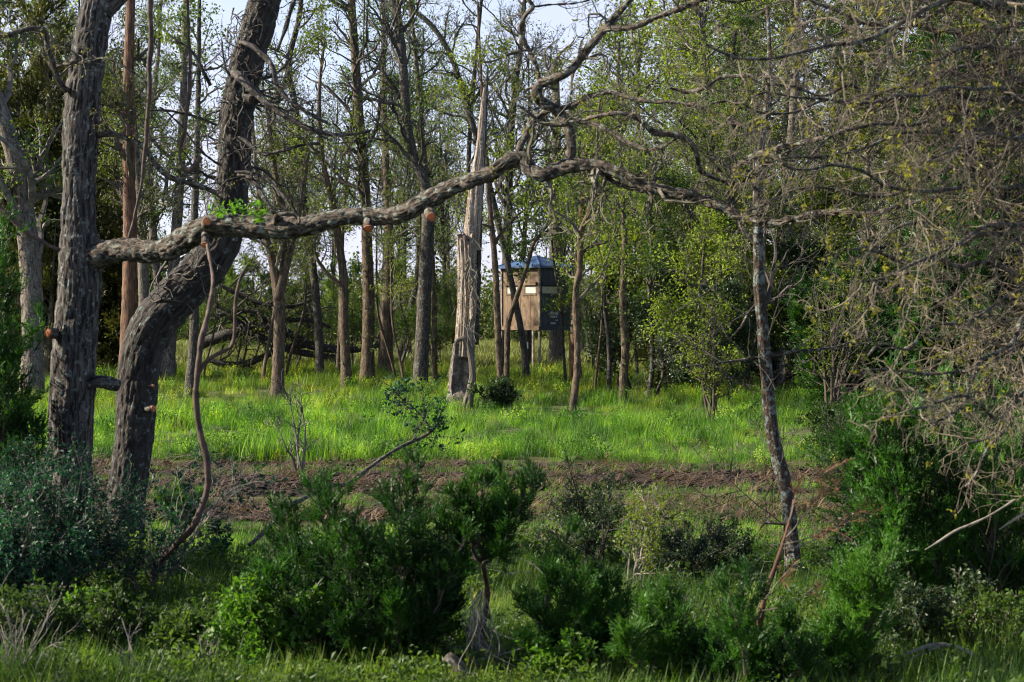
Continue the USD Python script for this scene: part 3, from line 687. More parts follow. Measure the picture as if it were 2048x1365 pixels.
# ------------------------------------------------------------------ understory and far wood: one of each kind, then copies
def shape_tree(name, label, cat, seed, H, k, L1, lf, leaf, nleaf, loc, bk="dusk_bark", tw="twig_brown", r=0.09, t0=0.15, group=None, up=0.25, rt=0.010, rz=0.0, scale=1.0):
    rng = np.random.default_rng(seed)
    z = np.linspace(0, 1, 16)
    P = np.stack([0.12 * H * (meshkit.noise(np.stack([z * 3, 0 * z + seed, 0 * z], -1)) - 0.5), 0.12 * H * (meshkit.noise(np.stack([z * 3, 0 * z + seed, 0 * z + 9], -1)) - 0.5), z * H - 0.15], -1)
    P[:, :2] -= P[0, :2]
    R = r * (1 - 0.85 * z)
    th = thing(name, label, cat, loc, group, rz, scale)
    P2, R2 = resample(P, R, 0.2)
    V, F, K = bigtube(P2, R2, 9, 0.008, seed=seed, flare=0.3)
    part(th, "trunk", V, F, bk, True, K, local=True)
    a, ra = kids(P[None], R[None], k[0], rng, t0, 1.0, (0.6, 1.3), 1.0, 0.55, 8, 0.25, up, rt * 1.5, length=L1)
    b, rb = kids(a, ra, k[1], rng, 0.15, 1.0, (0.4, 1.1), 0.5, 0.6, 6, 0.3, up * 0.5, rt)
    c, rc = kids(b, rb, k[2], rng, 0.1, 1.0, (0.4, 1.1), 0.6, 0.7, 4, 0.3, 0.1, rt * 0.75)
    V, F = join(tubes(a, ra, 4), tubes(b, rb, 3), tubes(c, rc, 3))
    part(th, "branches", V, F, tw, local=True, kind="stuff")
    if nleaf:
        p, d = along(c, nleaf * 3, rng, 0.1)
        V, F = leaves(p, d, leaf * 1.15, rng, 0.66, 0.9, leaf * 1.5)
        part(th, "leaves", V, F, lf, local=True, kind="stuff")
    return th


def place(mk, spots):
    """mk(loc, rz, scale) makes the first one; the rest copy it."""
    first = None
    for (x, y, s, rz) in spots:
        loc = (x, y, float(ground_z(x, y)))
        if first is None:
            first = mk(loc, rz, s)
        else:
            copy_of(first, loc, rz, s)
    return first


rng = np.random.default_rng(5)


def spots(us, ys, ss):
    out = []
    for u, y, s in zip(us, ys, ss):
        out.append(((u - CU) / FPX * y, y, s, rng.uniform(0, 6.28)))
    return out


# leafy understory on the right, lime and olive
u = np.array([1225, 1275, 1330, 1385, 1440, 1500, 1590, 1640, 1700, 1770, 1840, 1340, 1480, 1620, 1560, 1900, 1990])
place(lambda loc, rz, s: shape_tree("understory_tree", "young tree in fresh lime-green leaf crowding the thicket right of the hide", "tree", 101, 4.4, (16, 6, 5), 1.5, "leaf_lime", 0.075, 4, loc, group="lime-leaved young trees of the right thicket", rt=0.007, r=0.055, rz=rz, scale=s),
      spots(u, rng.uniform(38, 50, len(u)), rng.uniform(0.65, 1.15, len(u))))
u = np.array([1262, 1310, 1365, 1420, 1530, 1610, 1680, 1750, 1820, 1890, 1960, 2040, 1560, 1460, 1720])
place(lambda loc, rz, s: shape_tree("evergreen_shrub", "dense dark green small-leaved shrub at the foot of the right thicket", "shrub", 102, 2.6, (20, 6, 6), 1.2, "leaf_dark", 0.06, 5, loc, group="dark shrubs at the foot of the right thicket", rt=0.006, r=0.05, t0=0.05, rz=rz, scale=s),
      spots(u, rng.uniform(32, 43, len(u)), rng.uniform(0.7, 1.25, len(u))))
u = np.concatenate([[440, 470, 505, 590, 625, 660, 705, 760, 800, 880, 910, 140, 215, 300], [u_ for u_ in np.linspace(-60, 2120, 34) if not 960 < u_ < 1190]])
place(lambda loc, rz, s: shape_tree("leafing_tree", "olive-green leafing tree at the far side of the clearing", "tree", 103, 5.2, (18, 6, 5), 1.6, "leaf_green", 0.075, 3, loc, group="leafing trees along the far side of the clearing", rt=0.008, r=0.06, rz=rz, scale=s),
      spots(u, rng.uniform(54, 66, len(u)), np.where((u > 400) & (u < 1300), rng.uniform(0.42, 0.75, len(u)), rng.uniform(0.7, 1.15, len(u)))))
u = np.concatenate([rng.uniform(1140, 1500, 14), rng.uniform(400, 900, 8), rng.uniform(1560, 1900, 6)])
place(lambda loc, rz, s: shape_tree("slim_sapling", "slim bare-stemmed sapling with a haze of small spring leaves", "sapling", 108, 7.5, (26, 5, 5), 1.3, "leaf_lime", 0.05, 1, loc, "brown_bark", "twig_grey", 0.045, 0.25, "slim saplings between the larger trunks", rt=0.007, rz=rz, scale=s), spots(u, rng.uniform(38, 56, len(u)), rng.uniform(0.7, 1.15, len(u))))
# far wood
def belt(n, y0, y1, smin, smax, gap=None):
    out = []
    while len(out) < n:
        y = rng.uniform(y0, y1)
        u_ = rng.uniform(-150, 2200)
        if gap and gap[0] < u_ < gap[1] and rng.uniform() < gap[2]:
            continue
        out.append(((u_ - CU) / FPX * y, y, rng.uniform(smin, smax), rng.uniform(0, 6.28)))
    return out


place(lambda loc, rz, s: shape_tree("tall_forest_tree", "tall thinly leafed tree of the wood behind the clearing", "tree", 104, 14.0, (30, 6, 5), 3.4, "leaf_lime", 0.10, 2, loc, "grey_bark", "twig_grey", 0.16, 0.28, "tall trees of the far wood", rt=0.011, rz=rz, scale=s), belt(30, 62, 105, 0.75, 1.15, (420, 1330, 0.93)) + [((u_ - CU) / FPX * y_, y_, 1.05, rng.uniform(0, 6.28)) for u_, y_ in zip(np.linspace(1330, 2080, 14), rng.uniform(46, 62, 14))])
place(lambda loc, rz, s: shape_tree("bare_forest_tree", "almost bare twiggy tree of the wood behind the clearing", "tree", 105, 12.0, (30, 7, 6), 3.0, "leaf_green", 0.08, 1, loc, "dusk_bark", "twig_dark", 0.14, 0.25, "bare trees of the far wood", rt=0.011, rz=rz, scale=s), belt(34, 60, 95, 0.8, 1.2))
BUSHY = [b for b in belt(80, 68, 110, 0.45, 0.8) if not (-0.21 < b[0] / b[1] < 0.10 and b[1] < 92)][:32]
place(lambda loc, rz, s: shape_tree("bushy_forest_tree", "bushy olive tree in the shade of the wood behind the clearing", "tree", 106, 6.0, (22, 6, 6), 2.2, "leaf_olive", 0.11, 4, loc, "dusk_bark", "twig_dark", 0.09, 0.08, "bushy trees of the far wood", rt=0.010, rz=rz, scale=s), BUSHY)
first_far = [p for p in stage.GetPrimAtPath("/World").GetChildren() if p.GetName() in ("bushy_forest_tree", "tall_forest_tree")]

# ------------------------------------------------------------------ the far-off wood as one mass
rng = np.random.default_rng(66)
fp = []
for k in range(3):
    n = 900
    p = rng.normal(size=(n, 3)) * np.array([2.6, 2.6, 2.0]) + np.array([0, 0, 3.2])
    p[:, 2] = np.abs(p[:, 2])
    fp.append(leaves(p, norm(rng.normal(size=(n, 3))), 0.42, rng, 0.7, 0.9, 0.2))
xy = np.column_stack([rng.uniform(-85, 85, 330), rng.uniform(125, 165, 330)])
scatter("distant_wood", "distant olive-green edge of woodland closing the view behind the trees", "woodland", fp, "leaf_olive", xy, rng.uniform(0.5, 0.85, len(xy)), rng)

# ------------------------------------------------------------------ raised hide on posts
YB = 54.0
hb = at(1079, 655, YB)
th_ = math.acos(0.76)
S_ = 1.58
hide = thing("hunting_hide", "raised wooden hunting hide on posts with pale window slots and blue-grey hip roof", "hunting hide", (hb[0], hb[1], ground_z(hb[0], hb[1])))
HZ = hb[2] - hide._loc[2]
usdkit.material(stage, "/World/Looks/hide_ply", {
    "t": ("texture_coordinate", {}), "m": ("mapping", {"scale": (3, 3, 0.8)}), "n": ("noise_texture", {"scale": 3.0, "detail": 6.0, "roughness": 0.7}),
    "r": ("rgb_ramp", {"ramp": [(0.3, (0.045, 0.028, 0.016)), (0.5, (0.105, 0.066, 0.036)), (0.7, (0.19, 0.125, 0.07))]}), "p": ("principled_bsdf", {"roughness": 0.8})},
    [("t.object", "m.vector"), ("m.vector", "n.vector"), ("n.fac", "r.fac"), ("r.color", "p.base_color")], surface="p.BSDF")
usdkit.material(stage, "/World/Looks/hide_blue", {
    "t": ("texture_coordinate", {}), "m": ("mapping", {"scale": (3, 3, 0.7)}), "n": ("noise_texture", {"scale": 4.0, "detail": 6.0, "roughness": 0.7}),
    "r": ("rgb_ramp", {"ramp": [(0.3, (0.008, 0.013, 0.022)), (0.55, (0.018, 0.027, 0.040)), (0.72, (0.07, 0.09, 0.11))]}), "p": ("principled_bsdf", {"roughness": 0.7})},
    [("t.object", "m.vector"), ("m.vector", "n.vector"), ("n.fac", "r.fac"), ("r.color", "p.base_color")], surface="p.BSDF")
plain("hide_roof_look", (0.02, 0.045, 0.11), (0.06, 0.11, 0.22), 5, rough=0.45)
plain("hide_post", (0.07, 0.055, 0.045), (0.22, 0.18, 0.15), 8)
usdkit.material(stage, "/World/Looks/window_pane", {"p": ("principled_bsdf", {"base_color": (0.62, 0.62, 0.58), "roughness": 0.3}), "x": ("translucent_bsdf", {"color": (0.9, 0.9, 0.84)}), "m": ("mix_closure", {"fac": 0.5})},
                [("p.BSDF", "m.closure1"), ("x.BSDF", "m.closure2")], surface="m.closure")
usdkit.material(stage, "/World/Looks/white_paint", {"p": ("principled_bsdf", {"base_color": (0.6, 0.64, 0.68), "roughness": 0.6})}, surface="p.BSDF")
EL = np.array([-math.cos(th_), math.sin(th_), 0])     # along the left face, away from the near corner
ER = np.array([math.sin(th_), math.cos(th_), 0])      # along the right face


def slab(a0, a1, b0, b1, z0, z1):
    """A box in the hide's own axes: a along the left face, b along the right face."""
    V, F = box((a0, b0, z0), (a1, b1, z1))
    return V[:, :1] * EL + V[:, 1:2] * ER + V[:, 2:] * np.array([0, 0, 1.0]), F[:, ::-1]


def hp(name, m, mat, parent=hide, label=None):
    return part(parent, name, m[0], m[1], mat, local=True, label=label)


HT = 1.96
w0, w1 = 1.06, 1.32   # window slots above the floor
tk = 0.03
for (nm, mat, f) in (("brown_wall", "hide_ply", lambda a0, a1, z0, z1, d=0: slab(a0, a1, d, d + tk, HZ + z0, HZ + z1)), ("dark_wall", "hide_blue", lambda a0, a1, z0, z1, d=0: slab(d, d + tk, a0, a1, HZ + z0, HZ + z1))):
    wall = hp(nm, join(f(0.035, S_ - 0.035, 0, w0), f(0.035, S_ - 0.035, w1, HT), f(0.035, 0.14, w0, w1), f(S_ - 0.2, S_ - 0.035, w0, w1), *([f(0.62, 0.84, w0, w1)] if nm == "brown_wall" else [f(1.14, S_ - 0.2, w0, w1)])), mat)
    spans = ((0.14, 0.62), (0.84, S_ - 0.2)) if nm == "brown_wall" else ((0.14, 1.14),)
    for a0, a1 in spans:
        hp("window_pane", f(a0 + 0.03, a1 - 0.03, w0 + 0.02, w1 - 0.02, 0.012), "window_pane", wall)
        hp("window_flap", f(a0 - 0.03, a1 + 0.03, w1 + 0.02, w1 + 0.13, -0.05), mat, wall)
        hp("window_sill", f(a0 - 0.02, a1 + 0.02, w0 - 0.03, w0 - 0.002, -0.02), mat, wall)
    if True:
        for s_ in (0.4, 0.8, 1.2):
            hp("batten", f(s_ - 0.012, s_ + 0.012, 0.04, w0 - 0.04, -0.008), mat, wall)
hp("rear_wall", join(slab(S_ - tk, S_, 0.04, S_ - 0.04, HZ, HZ + HT)), "hide_blue")
hp("rear_wall", join(slab(0.04, S_ - 0.04, S_ - tk, S_, HZ, HZ + HT)), "hide_blue")
for a, b in ((0, 0), (S_, 0), (0, S_), (S_, S_)):
    hp("corner_post", slab(a - 0.03, a + 0.032, b - 0.03, b + 0.032, -0.25, HZ + HT - 0.002), "hide_post")
hp("floor", slab(0.03, S_ - 0.03, 0.034, S_ - 0.034, HZ - 0.06, HZ - 0.004), "hide_post")
hp("floor_beam", slab(-0.04, S_ + 0.04, -0.075, -0.034, HZ - 0.09, HZ + 0.04), "hide_ply")
hp("floor_beam", slab(-0.075, -0.034, -0.03, S_ + 0.04, HZ - 0.10, HZ + 0.03), "hide_blue")
o = 0.13
c0 = [(-o, -o), (S_ + o, -o), (S_ + o, S_ + o), (-o, S_ + o)]
RV = [np.array(a * EL + b * ER + np.array([0, 0, HZ + HT])) for a, b in c0] + [np.array(a * EL + b * ER + np.array([0, 0, HZ + HT - 0.07])) for a, b in c0] + [S_ / 2 * (EL + ER) + np.array([0, 0, HZ + HT + 0.34])]
RF = [[0, 1, 8], [1, 2, 8], [2, 3, 8], [3, 0, 8]] + [x for k in range(4) for x in ([k, k + 4, (k + 1) % 4], [(k + 1) % 4, k + 4, (k + 1) % 4 + 4])] + [[4, 5, 6], [4, 6, 7]]
hp("roof", (np.array(RV), np.array(RF)[:, ::-1]), "hide_roof_look")
for k in range(4):
    p0, p1 = RV[k], RV[8]
    V, F = tubes(np.stack([p0 + (p1 - p0) * t for t in np.linspace(0, 1, 5)])[None], np.full((1, 5), 0.025), 6)
    hp("roof_ridge", (V, F), "hide_roof_look")
for row, (word, hgt, off) in enumerate((("Hilland", 0.105, 0.50), ("Hunter", 0.085, 0.56), ("blind", 0.05, 0.78), ("leased", 0.07, 0.56))):
    tm = meshkit.text_mesh(word, hgt, 0.004)
    v = np.array(tm.vertices)
    V = (off + 0.9 * v[:, :1]) * ER + (v[:, 1:2] + HZ + 0.40 - 0.10 * row) * np.array([0, 0, 1.0]) - (0.002 + v[:, 2:3]) * EL
    hp("lettering", (V, np.array(tm.faces)), "white_paint")
hp("ladder_pole", slab(0.75, 0.80, 0.10, 0.15, -0.2, HZ - 0.062), "hide_post")
pp = at(1055, 744, 55.5)
fpost = thing("fence_post", "thin steel fence post with a white tip under the raised hide", "fence post", (pp[0], pp[1], ground_z(pp[0], pp[1])))
hp("post", box((-0.02, -0.02, -0.2), (0.02, 0.02, 0.75)), "twig_dark", fpost)
hp("white_tip", box((-0.022, -0.022, 0.75), (0.022, 0.022, 0.98)), "white_paint", fpost)

# ------------------------------------------------------------------ broken snag
YS = 32.0
sn = [(920, 822, 52), (921, 800, 49), (922, 760, 46), (925, 720, 45), (929, 690, 43)]
P, R = spline(base_drop(sn, YS), 0.03, YS)
snag = thing("broken_snag", "tall broken dead tree with torn bare wood and a hollow at its foot", "dead tree", P[0])


def hollow(ang, s, A, B):
    """Opens the foot of the snag on the side that faces the camera."""
    d = np.cos(ang)[..., None] * A[:, None] + np.sin(ang)[..., None] * B[:, None]
    face = np.clip((d @ norm(np.array([0.02, -1.0, 0.0])) - 0.70) / 0.12, 0, 1)
    top = s.max()
    return 1 - 0.82 * face * np.clip((s - 0.25 * top) / 0.3, 0, 1) * np.clip((1.02 * top - s) / 0.06, 0, 1)


V, F, K = bigtube(P, R, 72, 0.016, 22, 4, 3, 0.16, 0.08, hollow)
foot = part(snag, "bark_foot", V, F, "grey_bark", True, K)


def grooved(pts, sides, seed, amp, dep=0.0, ds=0.025, jag=0.0):
    P, R = spline(pts, ds, YS + dep)
    V, F, K = bigtube(P, R, sides, 0.0, seed=seed, lump=0.05)
    n = len(P)
    W = V[: n * sides].reshape(n, sides, 3)
    ang = np.arange(sides)
    g = meshkit.fbm(np.stack(np.broadcast_arrays(ang[None] * 0.55 + 0.02 * np.arange(n)[:, None], np.arange(n)[:, None] * ds * 1.1, 0.0 * ang[None] + seed), -1), 3, seed)
    g = np.where(ang[None] > sides * 0.9, g * (1 - (ang[None] - sides * 0.9) / (sides * 0.1)) + (ang[None] - sides * 0.9) / (sides * 0.1) * g[:, :1], g)
    W = P[:, None] + (W - P[:, None]) * (1 + amp * (g[..., None] - 0.5))
    if jag:
        top = np.clip((np.arange(n) - 0.86 * n) / (0.14 * n), 0, 1)[:, None]
        W[..., 2] += top * jag * (meshkit.noise(np.stack([ang * 0.9, 0 * ang, 0 * ang + seed], -1), 4)[None] - 0.6)
    V[: n * sides] = W.reshape(-1, 3)
    return V, F, K


V, F, K = grooved([(928, 715, 37), (930, 680, 37), (932, 640, 36), (934, 600, 36), (935, 560, 36), (935, 520, 37), (934, 478, 40)], 90, 5, 0.42, jag=0.35)
part(snag, "torn_shaft", V, F, "snag_wood", True, K)
V, F, K = grooved([(941, 500, 32), (944, 470, 31), (946, 440, 31), (950, 400, 30), (955, 350, 25), (960, 300, 18), (964, 250, 14), (967, 205, 9), (969, 175, 4)], 60, 6, 0.36, 0.05)
part(snag, "split_spire", V, F, "snag_wood", True, K)
P, R = spline([(951, 690, 14), (953, 600, 15), (956, 520, 13), (959, 440, 12), (964, 340, 10), (968, 280, 9), (972, 210, 7), (974, 165, 5), (975, 130, 2)], 0.04, YS + 0.16)
V, F, K = bigtube(P, R, 18, 0.014, 24, 5, 9)
part(snag, "bark_strip", V, F, "dusk_bark", True, K)
V, F, K = grooved([(911, 692, 6), (917, 680, 9), (926, 678, 11), (934, 686, 12), (940, 705, 13), (944, 730, 13), (945, 755, 14), (942, 780, 17), (936, 805, 21), (931, 830, 25)], 30, 8, 0.45, -0.28)
part(snag, "curled_rim", V, F, "snag_grey", True, K)
V, F, K = bigtube(*spline([(944, 640, 10), (945, 620, 13), (944, 600, 9), (943, 585, 5)], 0.03, YS - 0.22), 16, 0.01, 20, 6, 4)
part(snag, "wood_flap", V, F, "snag_wood", True, K)
rng = np.random.default_rng(9)
sp, sr = [], []
for k in range(34):
    v0 = rng.uniform(470, 660)
    a = at(rng.uniform(917, 955), v0, YS - 0.30)
    b = at(rng.uniform(905, 972), v0 + rng.uniform(10, 75), YS - rng.uniform(0.3, 0.55))
    m1 = (a + b) / 2 + rng.normal(0, 0.07, 3)
    t = np.linspace(0, 1, 9)[:, None]
    sp.append((1 - t) ** 2 * a + 2 * t * (1 - t) * m1 + t ** 2 * b)
    sr.append(np.linspace(0.010, 0.003, 9))
V, F = tubes(np.array(sp), np.array(sr), 4)
part(snag, "splinters", V, F, "twig_tan")

# ------------------------------------------------------------------ the two big oaks at the left
YO = 11.6
PO, RO = spline(base_drop([(137, 1135, 96), (138, 1050, 88), (138, 960, 86), (141, 860, 86), (146, 760, 88), (148, 700, 86), (154, 630, 84), (160, 560, 84), (158, 500, 76), (157, 440, 66), (158, 380, 64), (160, 300, 68), (163, 230, 70), (170, 160, 68), (178, 100, 66), (187, 50, 64), (196, 0, 62), (205, -90, 54)], YO), 0.016, YO)
oak = thing("big_oak", "big grey-barked oak at the left with one long horizontal limb", "oak tree", PO[0])
V, F, K = bigtube(PO, RO, 110, 0.011, 30, 6, 1, 0.45, 0.05)
part(oak, "trunk", V, F, "oak_bark", True, K)


def limbpart(th, pts, Y, name="limb", mat="limb_bark", sides=28, amp=0.006, ds=0.02, seed=0, lump=0.10, kx=34, ky=12, label=None):
    P, R = spline(pts, ds, Y)
    V, F, K = bigtube(P, R, sides, amp, kx, ky, seed, 0, lump)
    part(th, name, V, F, mat, True, K, label=label)
    return P, R


skel = []
mainlimb = [(146, 620, 26, 11.66), (152, 585, 44, 11.65), (162, 552, 58, 11.63), (178, 526, 62, 11.6), (200, 510, 54, 11.56), (240, 500, 46, 11.5), (290, 503, 45, 11.4), (335, 498, 46, 11.3), (370, 478, 47, 11.2), (405, 458, 46, 11.1), (450, 450, 46, 11.05), (520, 455, 45, 11.0), (600, 455, 42, 10.9), (660, 440, 36, 10.85),
            (730, 432, 34, 10.8), (800, 430, 35, 10.7), (840, 408, 36, 10.65), (880, 388, 34, 10.6), (940, 362, 30, 10.5), (985, 345, 29, 10.45), (1015, 324, 31, 10.4), (1040, 318, 30, 10.4), (1062, 340, 29, 10.35), (1085, 350, 28, 10.3), (1112, 340, 29, 10.3), (1145, 330, 29, 10.25), (1190, 333, 28, 10.2), (1230, 345, 27, 10.15), (1285, 370, 26, 10.1), (1340, 386, 24, 10.0),
            (1400, 398, 22, 9.9), (1450, 418, 20, 9.8), (1500, 442, 18, 9.7), (1545, 446, 17, 9.6), (1590, 440, 15, 9.5), (1630, 430, 14, 9.4), (1680, 424, 13, 9.3), (1740, 428, 11, 9.2), (1790, 415, 9, 9.1), (1850, 398, 7, 9.0), (1930, 372, 5, 8.9)]
P, R = spline(mainlimb, 0.016)
V, F, K = bigtube(P, R, 72, 0.011, 32, 16, 5, 0, 0.20)
part(oak, "long_limb", V, F, "limb_bark", True, K)
skel.append((P[len(P) // 2:], R[len(P) // 2:]))
for k, pts in enumerate([
    [(205, 20, 50, 11.6), (228, 0, 40, 11.6), (262, -35, 34, 11.6), (300, -90, 26, 11.6)],
    [(1125, 335, 20, 10.3), (1140, 312, 20, 10.3), (1143, 285, 19, 10.3), (1135, 250, 19, 10.3), (1112, 220, 20, 10.35), (1085, 206, 21, 10.35), (1073, 190, 21, 10.3), (1080, 170, 21, 10.3), (1105, 160, 19, 10.25), (1138, 143, 18, 10.2), (1169, 106, 17, 10.2), (1203, 66, 16, 10.2), (1227, 37, 14, 10.2), (1260, 0, 12, 10.2), (1300, -50, 9, 10.2)],
    [(1034, 315, 17, 10.4), (1040, 296, 15, 10.45), (1056, 262, 14, 10.5), (1083, 228, 12, 10.5), (1104, 220, 10, 10.4)],
    [(1205, 60, 13, 10.2), (1232, 58, 12, 10.15), (1262, 55, 12, 10.1), (1312, 35, 12, 10.0), (1380, 10, 11, 9.9), (1440, -20, 9, 9.8)],
    [(1110, 219, 11, 10.35), (1135, 215, 11, 10.3), (1158, 203, 11, 10.25), (1186, 192, 11, 10.2), (1213, 184, 10, 10.15), (1240, 190, 10, 10.1), (1290, 202, 9, 10.0), (1360, 206, 8, 9.9), (1430, 225, 6, 9.8), (1500, 260, 4, 9.7)],
    [(1108, 222, 14, 10.35), (1138, 236, 13, 10.3), (1193, 250, 11, 10.2), (1227, 268, 10, 10.1), (1262, 288, 9, 10.0), (1300, 300, 8, 9.9), (1352, 276, 7, 9.8)],
    [(1035, 210, 5, 9.9), (1062, 230, 6, 9.9), (1083, 246, 6, 9.9), (1110, 252, 7, 9.9), (1142, 246, 7, 9.9), (1190, 234, 8, 9.8), (1241, 227, 9, 9.7), (1271, 234, 10, 9.7), (1312, 266, 12, 9.7), (1360, 272, 12, 9.7), (1390, 300, 11, 9.7), (1400, 340, 10, 9.75), (1440, 360, 8, 9.8), (1462, 372, 7, 9.8)],
    [(1077, 172, 9, 10.3), (1074, 137, 9, 10.35), (1056, 98, 9, 10.4), (1040, 56, 9, 10.4), (1052, 30, 8, 10.4), (1066, 15, 9, 10.4), (1046, -10, 7, 10.4), (1020, -40, 5, 10.4)],
    [(1056, 100, 6, 10.4), (1030, 106, 6, 10.4), (1005, 114, 5, 10.4), (985, 123, 4, 10.4), (955, 122, 2, 10.4)],
    [(1066, 14, 6, 10.4), (1100, 10, 5, 10.4), (1140, 8, 4, 10.4), (1190, -5, 3, 10.4)],
    [(1462, 372, 14, 9.8), (1480, 330, 14, 9.6), (1520, 308, 13, 9.4), (1560, 296, 12, 9.2), (1620, 282, 11, 9.0), (1690, 260, 10, 8.8), (1735, 225, 8, 8.6), (1760, 180, 6, 8.5)],
    [(1455, 415, 12, 9.8), (1468, 380, 12, 9.8), (1500, 350, 10, 9.7), (1540, 318, 8, 9.6)],
    [(1340, 176, 5, 9.2), (1372, 184, 7, 9.2), (1410, 176, 8, 9.1), (1440, 156, 8, 9.1), (1490, 152, 7, 9.0), (1560, 158, 6, 8.9), (1620, 178, 4, 8.8)],
    [(1192, 338, 10, 10.2), (1215, 356, 10, 10.2), (1245, 372, 8, 10.15), (1300, 388, 5, 10.1)],
    [(133, 182, 13, 11.5), (120, 165, 12, 11.45), (108, 135, 11, 11.4), (96, 95, 11, 11.35), (86, 62, 11, 11.3), (60, 58, 11, 11.25), (25, 68, 11, 11.2), (-30, 75, 11, 11.1)],
    [(112, 136, 7, 11.4), (130, 128, 7, 11.3), (170, 126, 7, 11.2), (210, 118, 6, 11.2), (240, 128, 4, 11.2), (285, 158, 3, 11.2)],
    [(198, 272, 13, 11.6), (215, 268, 12, 11.55), (245, 274, 11, 11.5), (288, 296, 12, 11.5), (312, 330, 11, 11.5), (335, 352, 11, 11.5), (375, 366, 10, 11.55), (432, 386, 9, 11.6)],
    [(155, 1005, 3, 11.5)] * 0 + [(176, 772, 20, 11.55), (195, 764, 24, 11.55), (216, 766, 26, 11.6), (236, 772, 24, 11.65)],
    [(565, 440, 10, 10.9), (552, 434, 9, 10.85), (575, 428, 8, 10.8), (592, 432, 7, 10.8), (597, 448, 6, 10.75)],
]):
    P, R = limbpart(oak, pts, 10.4, seed=40 + k, mat="oak_bark" if k in (0, 17) else "limb_bark")
    if k not in (0, 17, 18):
        skel.append((P, R))


def stub(th, u, v, Y, r, d, ln=0.10):
    """A sawn-off branch: bark collar, and its orange cut face with a dark rim."""
    d = norm(np.asarray(d, float))
    c = at(u, v, Y)
    rpx = r * Y / FPX
    P = np.stack([c - d * ln * (1 - t) for t in np.linspace(0, 1, 6)])
    V, F, K = bigtube(P, np.linspace(1.25, 1.06, 6) * rpx, 20, 0.002, 60, 20, int(u), 0, 0.05)
    s_ = part(th, "cut_stub", V, F, "limb_bark", True, K)
    a = norm(np.cross(d, [0.1, 0.2, 1]))
    b = np.cross(d, a)
    t = np.linspace(0, 2 * np.pi, 25)[:-1]
    for nm, k0, k1, off, mat in (("cut_rim", 0.78, 1.0, rpx * 0.33 + 0.002, "cut_rim"), ("cut_face", 0.0, 0.80, rpx * 0.33 + 0.005, "cut_wood")):
        o_ = c + d * off
        wob = 1 + 0.06 * np.sin(3 * t + u)
        ring1 = o_ + rpx * k1 * wob[:, None] * (np.cos(t)[:, None] * a + np.sin(t)[:, None] * b)
        ring0 = o_ + rpx * k0 * wob[:, None] * (np.cos(t)[:, None] * a + np.sin(t)[:, None] * b) + d * (0.004 if nm == "cut_face" else 0)
        back = ring1 - d * 0.02
        V = np.vstack([ring0, ring1, back])
        n = 24
        F = [x for k in range(n) for q_ in (0, 1) for x in ([q_ * n + k, q_ * n + (k + 1) % n, (q_ + 1) * n + (k + 1) % n], [q_ * n + k, (q_ + 1) * n + (k + 1) % n, (q_ + 1) * n + k])]
        part(s_, nm, V, np.array(F), mat)


stub(oak, 414, 444, 10.88, 8, (0.25, -1, 0.1), 0.10)
stub(oak, 410, 489, 10.95, 7, (0.1, -0.8, -0.6), 0.12)
stub(oak, 737, 456, 10.72, 9, (0.05, -0.75, -0.75), 0.07)
stub(oak, 862, 434, 10.52, 9, (0.15, -0.95, -0.35), 0.10)
stub(oak, 553, 433, 10.85, 5, (0.2, -0.7, 0.6), 0.08)
stub(oak, 98, 667, 11.45, 10, (-0.6, -1, 0.0), 0.12)
# fine twigs of the oak: from the limbs to the right of centre, and some over the left
rng = np.random.default_rng(71)
tb, bud = [], []
for (Ps, Rs) in skel:
    idx = np.linspace(0, len(Ps) - 1, 20).astype(int)
    L = np.linalg.norm(np.diff(Ps, axis=0), axis=1).sum()
    k1 = max(3, int(9 * L))
    a, ra = kids(Ps[idx][None], Rs[idx][None], k1, rng, 0.1, 1.0, (0.5, 1.3), 0.42, 0.4, 9, 0.38, 0.08, 0.0035, length=1.0)
    b, rb = kids(a, ra, 5, rng, 0.2, 1.0, (0.5, 1.2), 0.55, 0.6, 6, 0.4, 0.05, 0.0022)
    c, rc = kids(b, rb, 3, rng, 0.2, 1.0, (0.5, 1.2), 0.6, 0.7, 4, 0.4, 0.03, 0.0016)
    tb += [tubes(a, ra, 4), tubes(b, rb, 3), tubes(c, rc, 3)]
    p, d = along(c, 1, rng, 0.7)
    keep = rng.uniform(size=len(p)) < 0.10
    bud.append((p[keep], d[keep]))
V, F = join(*tb)
part(oak, "twigs", V, F, "twig_mossy", kind="stuff")
p, d = np.concatenate([x[0] for x in bud]), np.concatenate([x[1] for x in bud])
V, F = leaves(np.repeat(p, 4, 0), np.repeat(d, 4, 0), 0.022, rng, 0.5, 0.9, 0.012)
part(oak, "young_leaves", V, F, "leaf_bud", kind="stuff")
# a tuft of green leaves sprouting on the long limb
p = at(rng.uniform(425, 530, 110), 424 + rng.normal(0, 9, 110), 10.72 + rng.uniform(-0.15, 0.12, 110))
p[:, 2] += 0.012 * np.abs(rng.normal(size=110))
V, F = leaves(p, norm(rng.normal(size=(110, 3)) + [0, 0, 0.6]), 0.045, rng, 0.6, 0.8, 0.01)
part(oak, "leaf_tuft", V, F, "leaf_bright", kind="stuff")

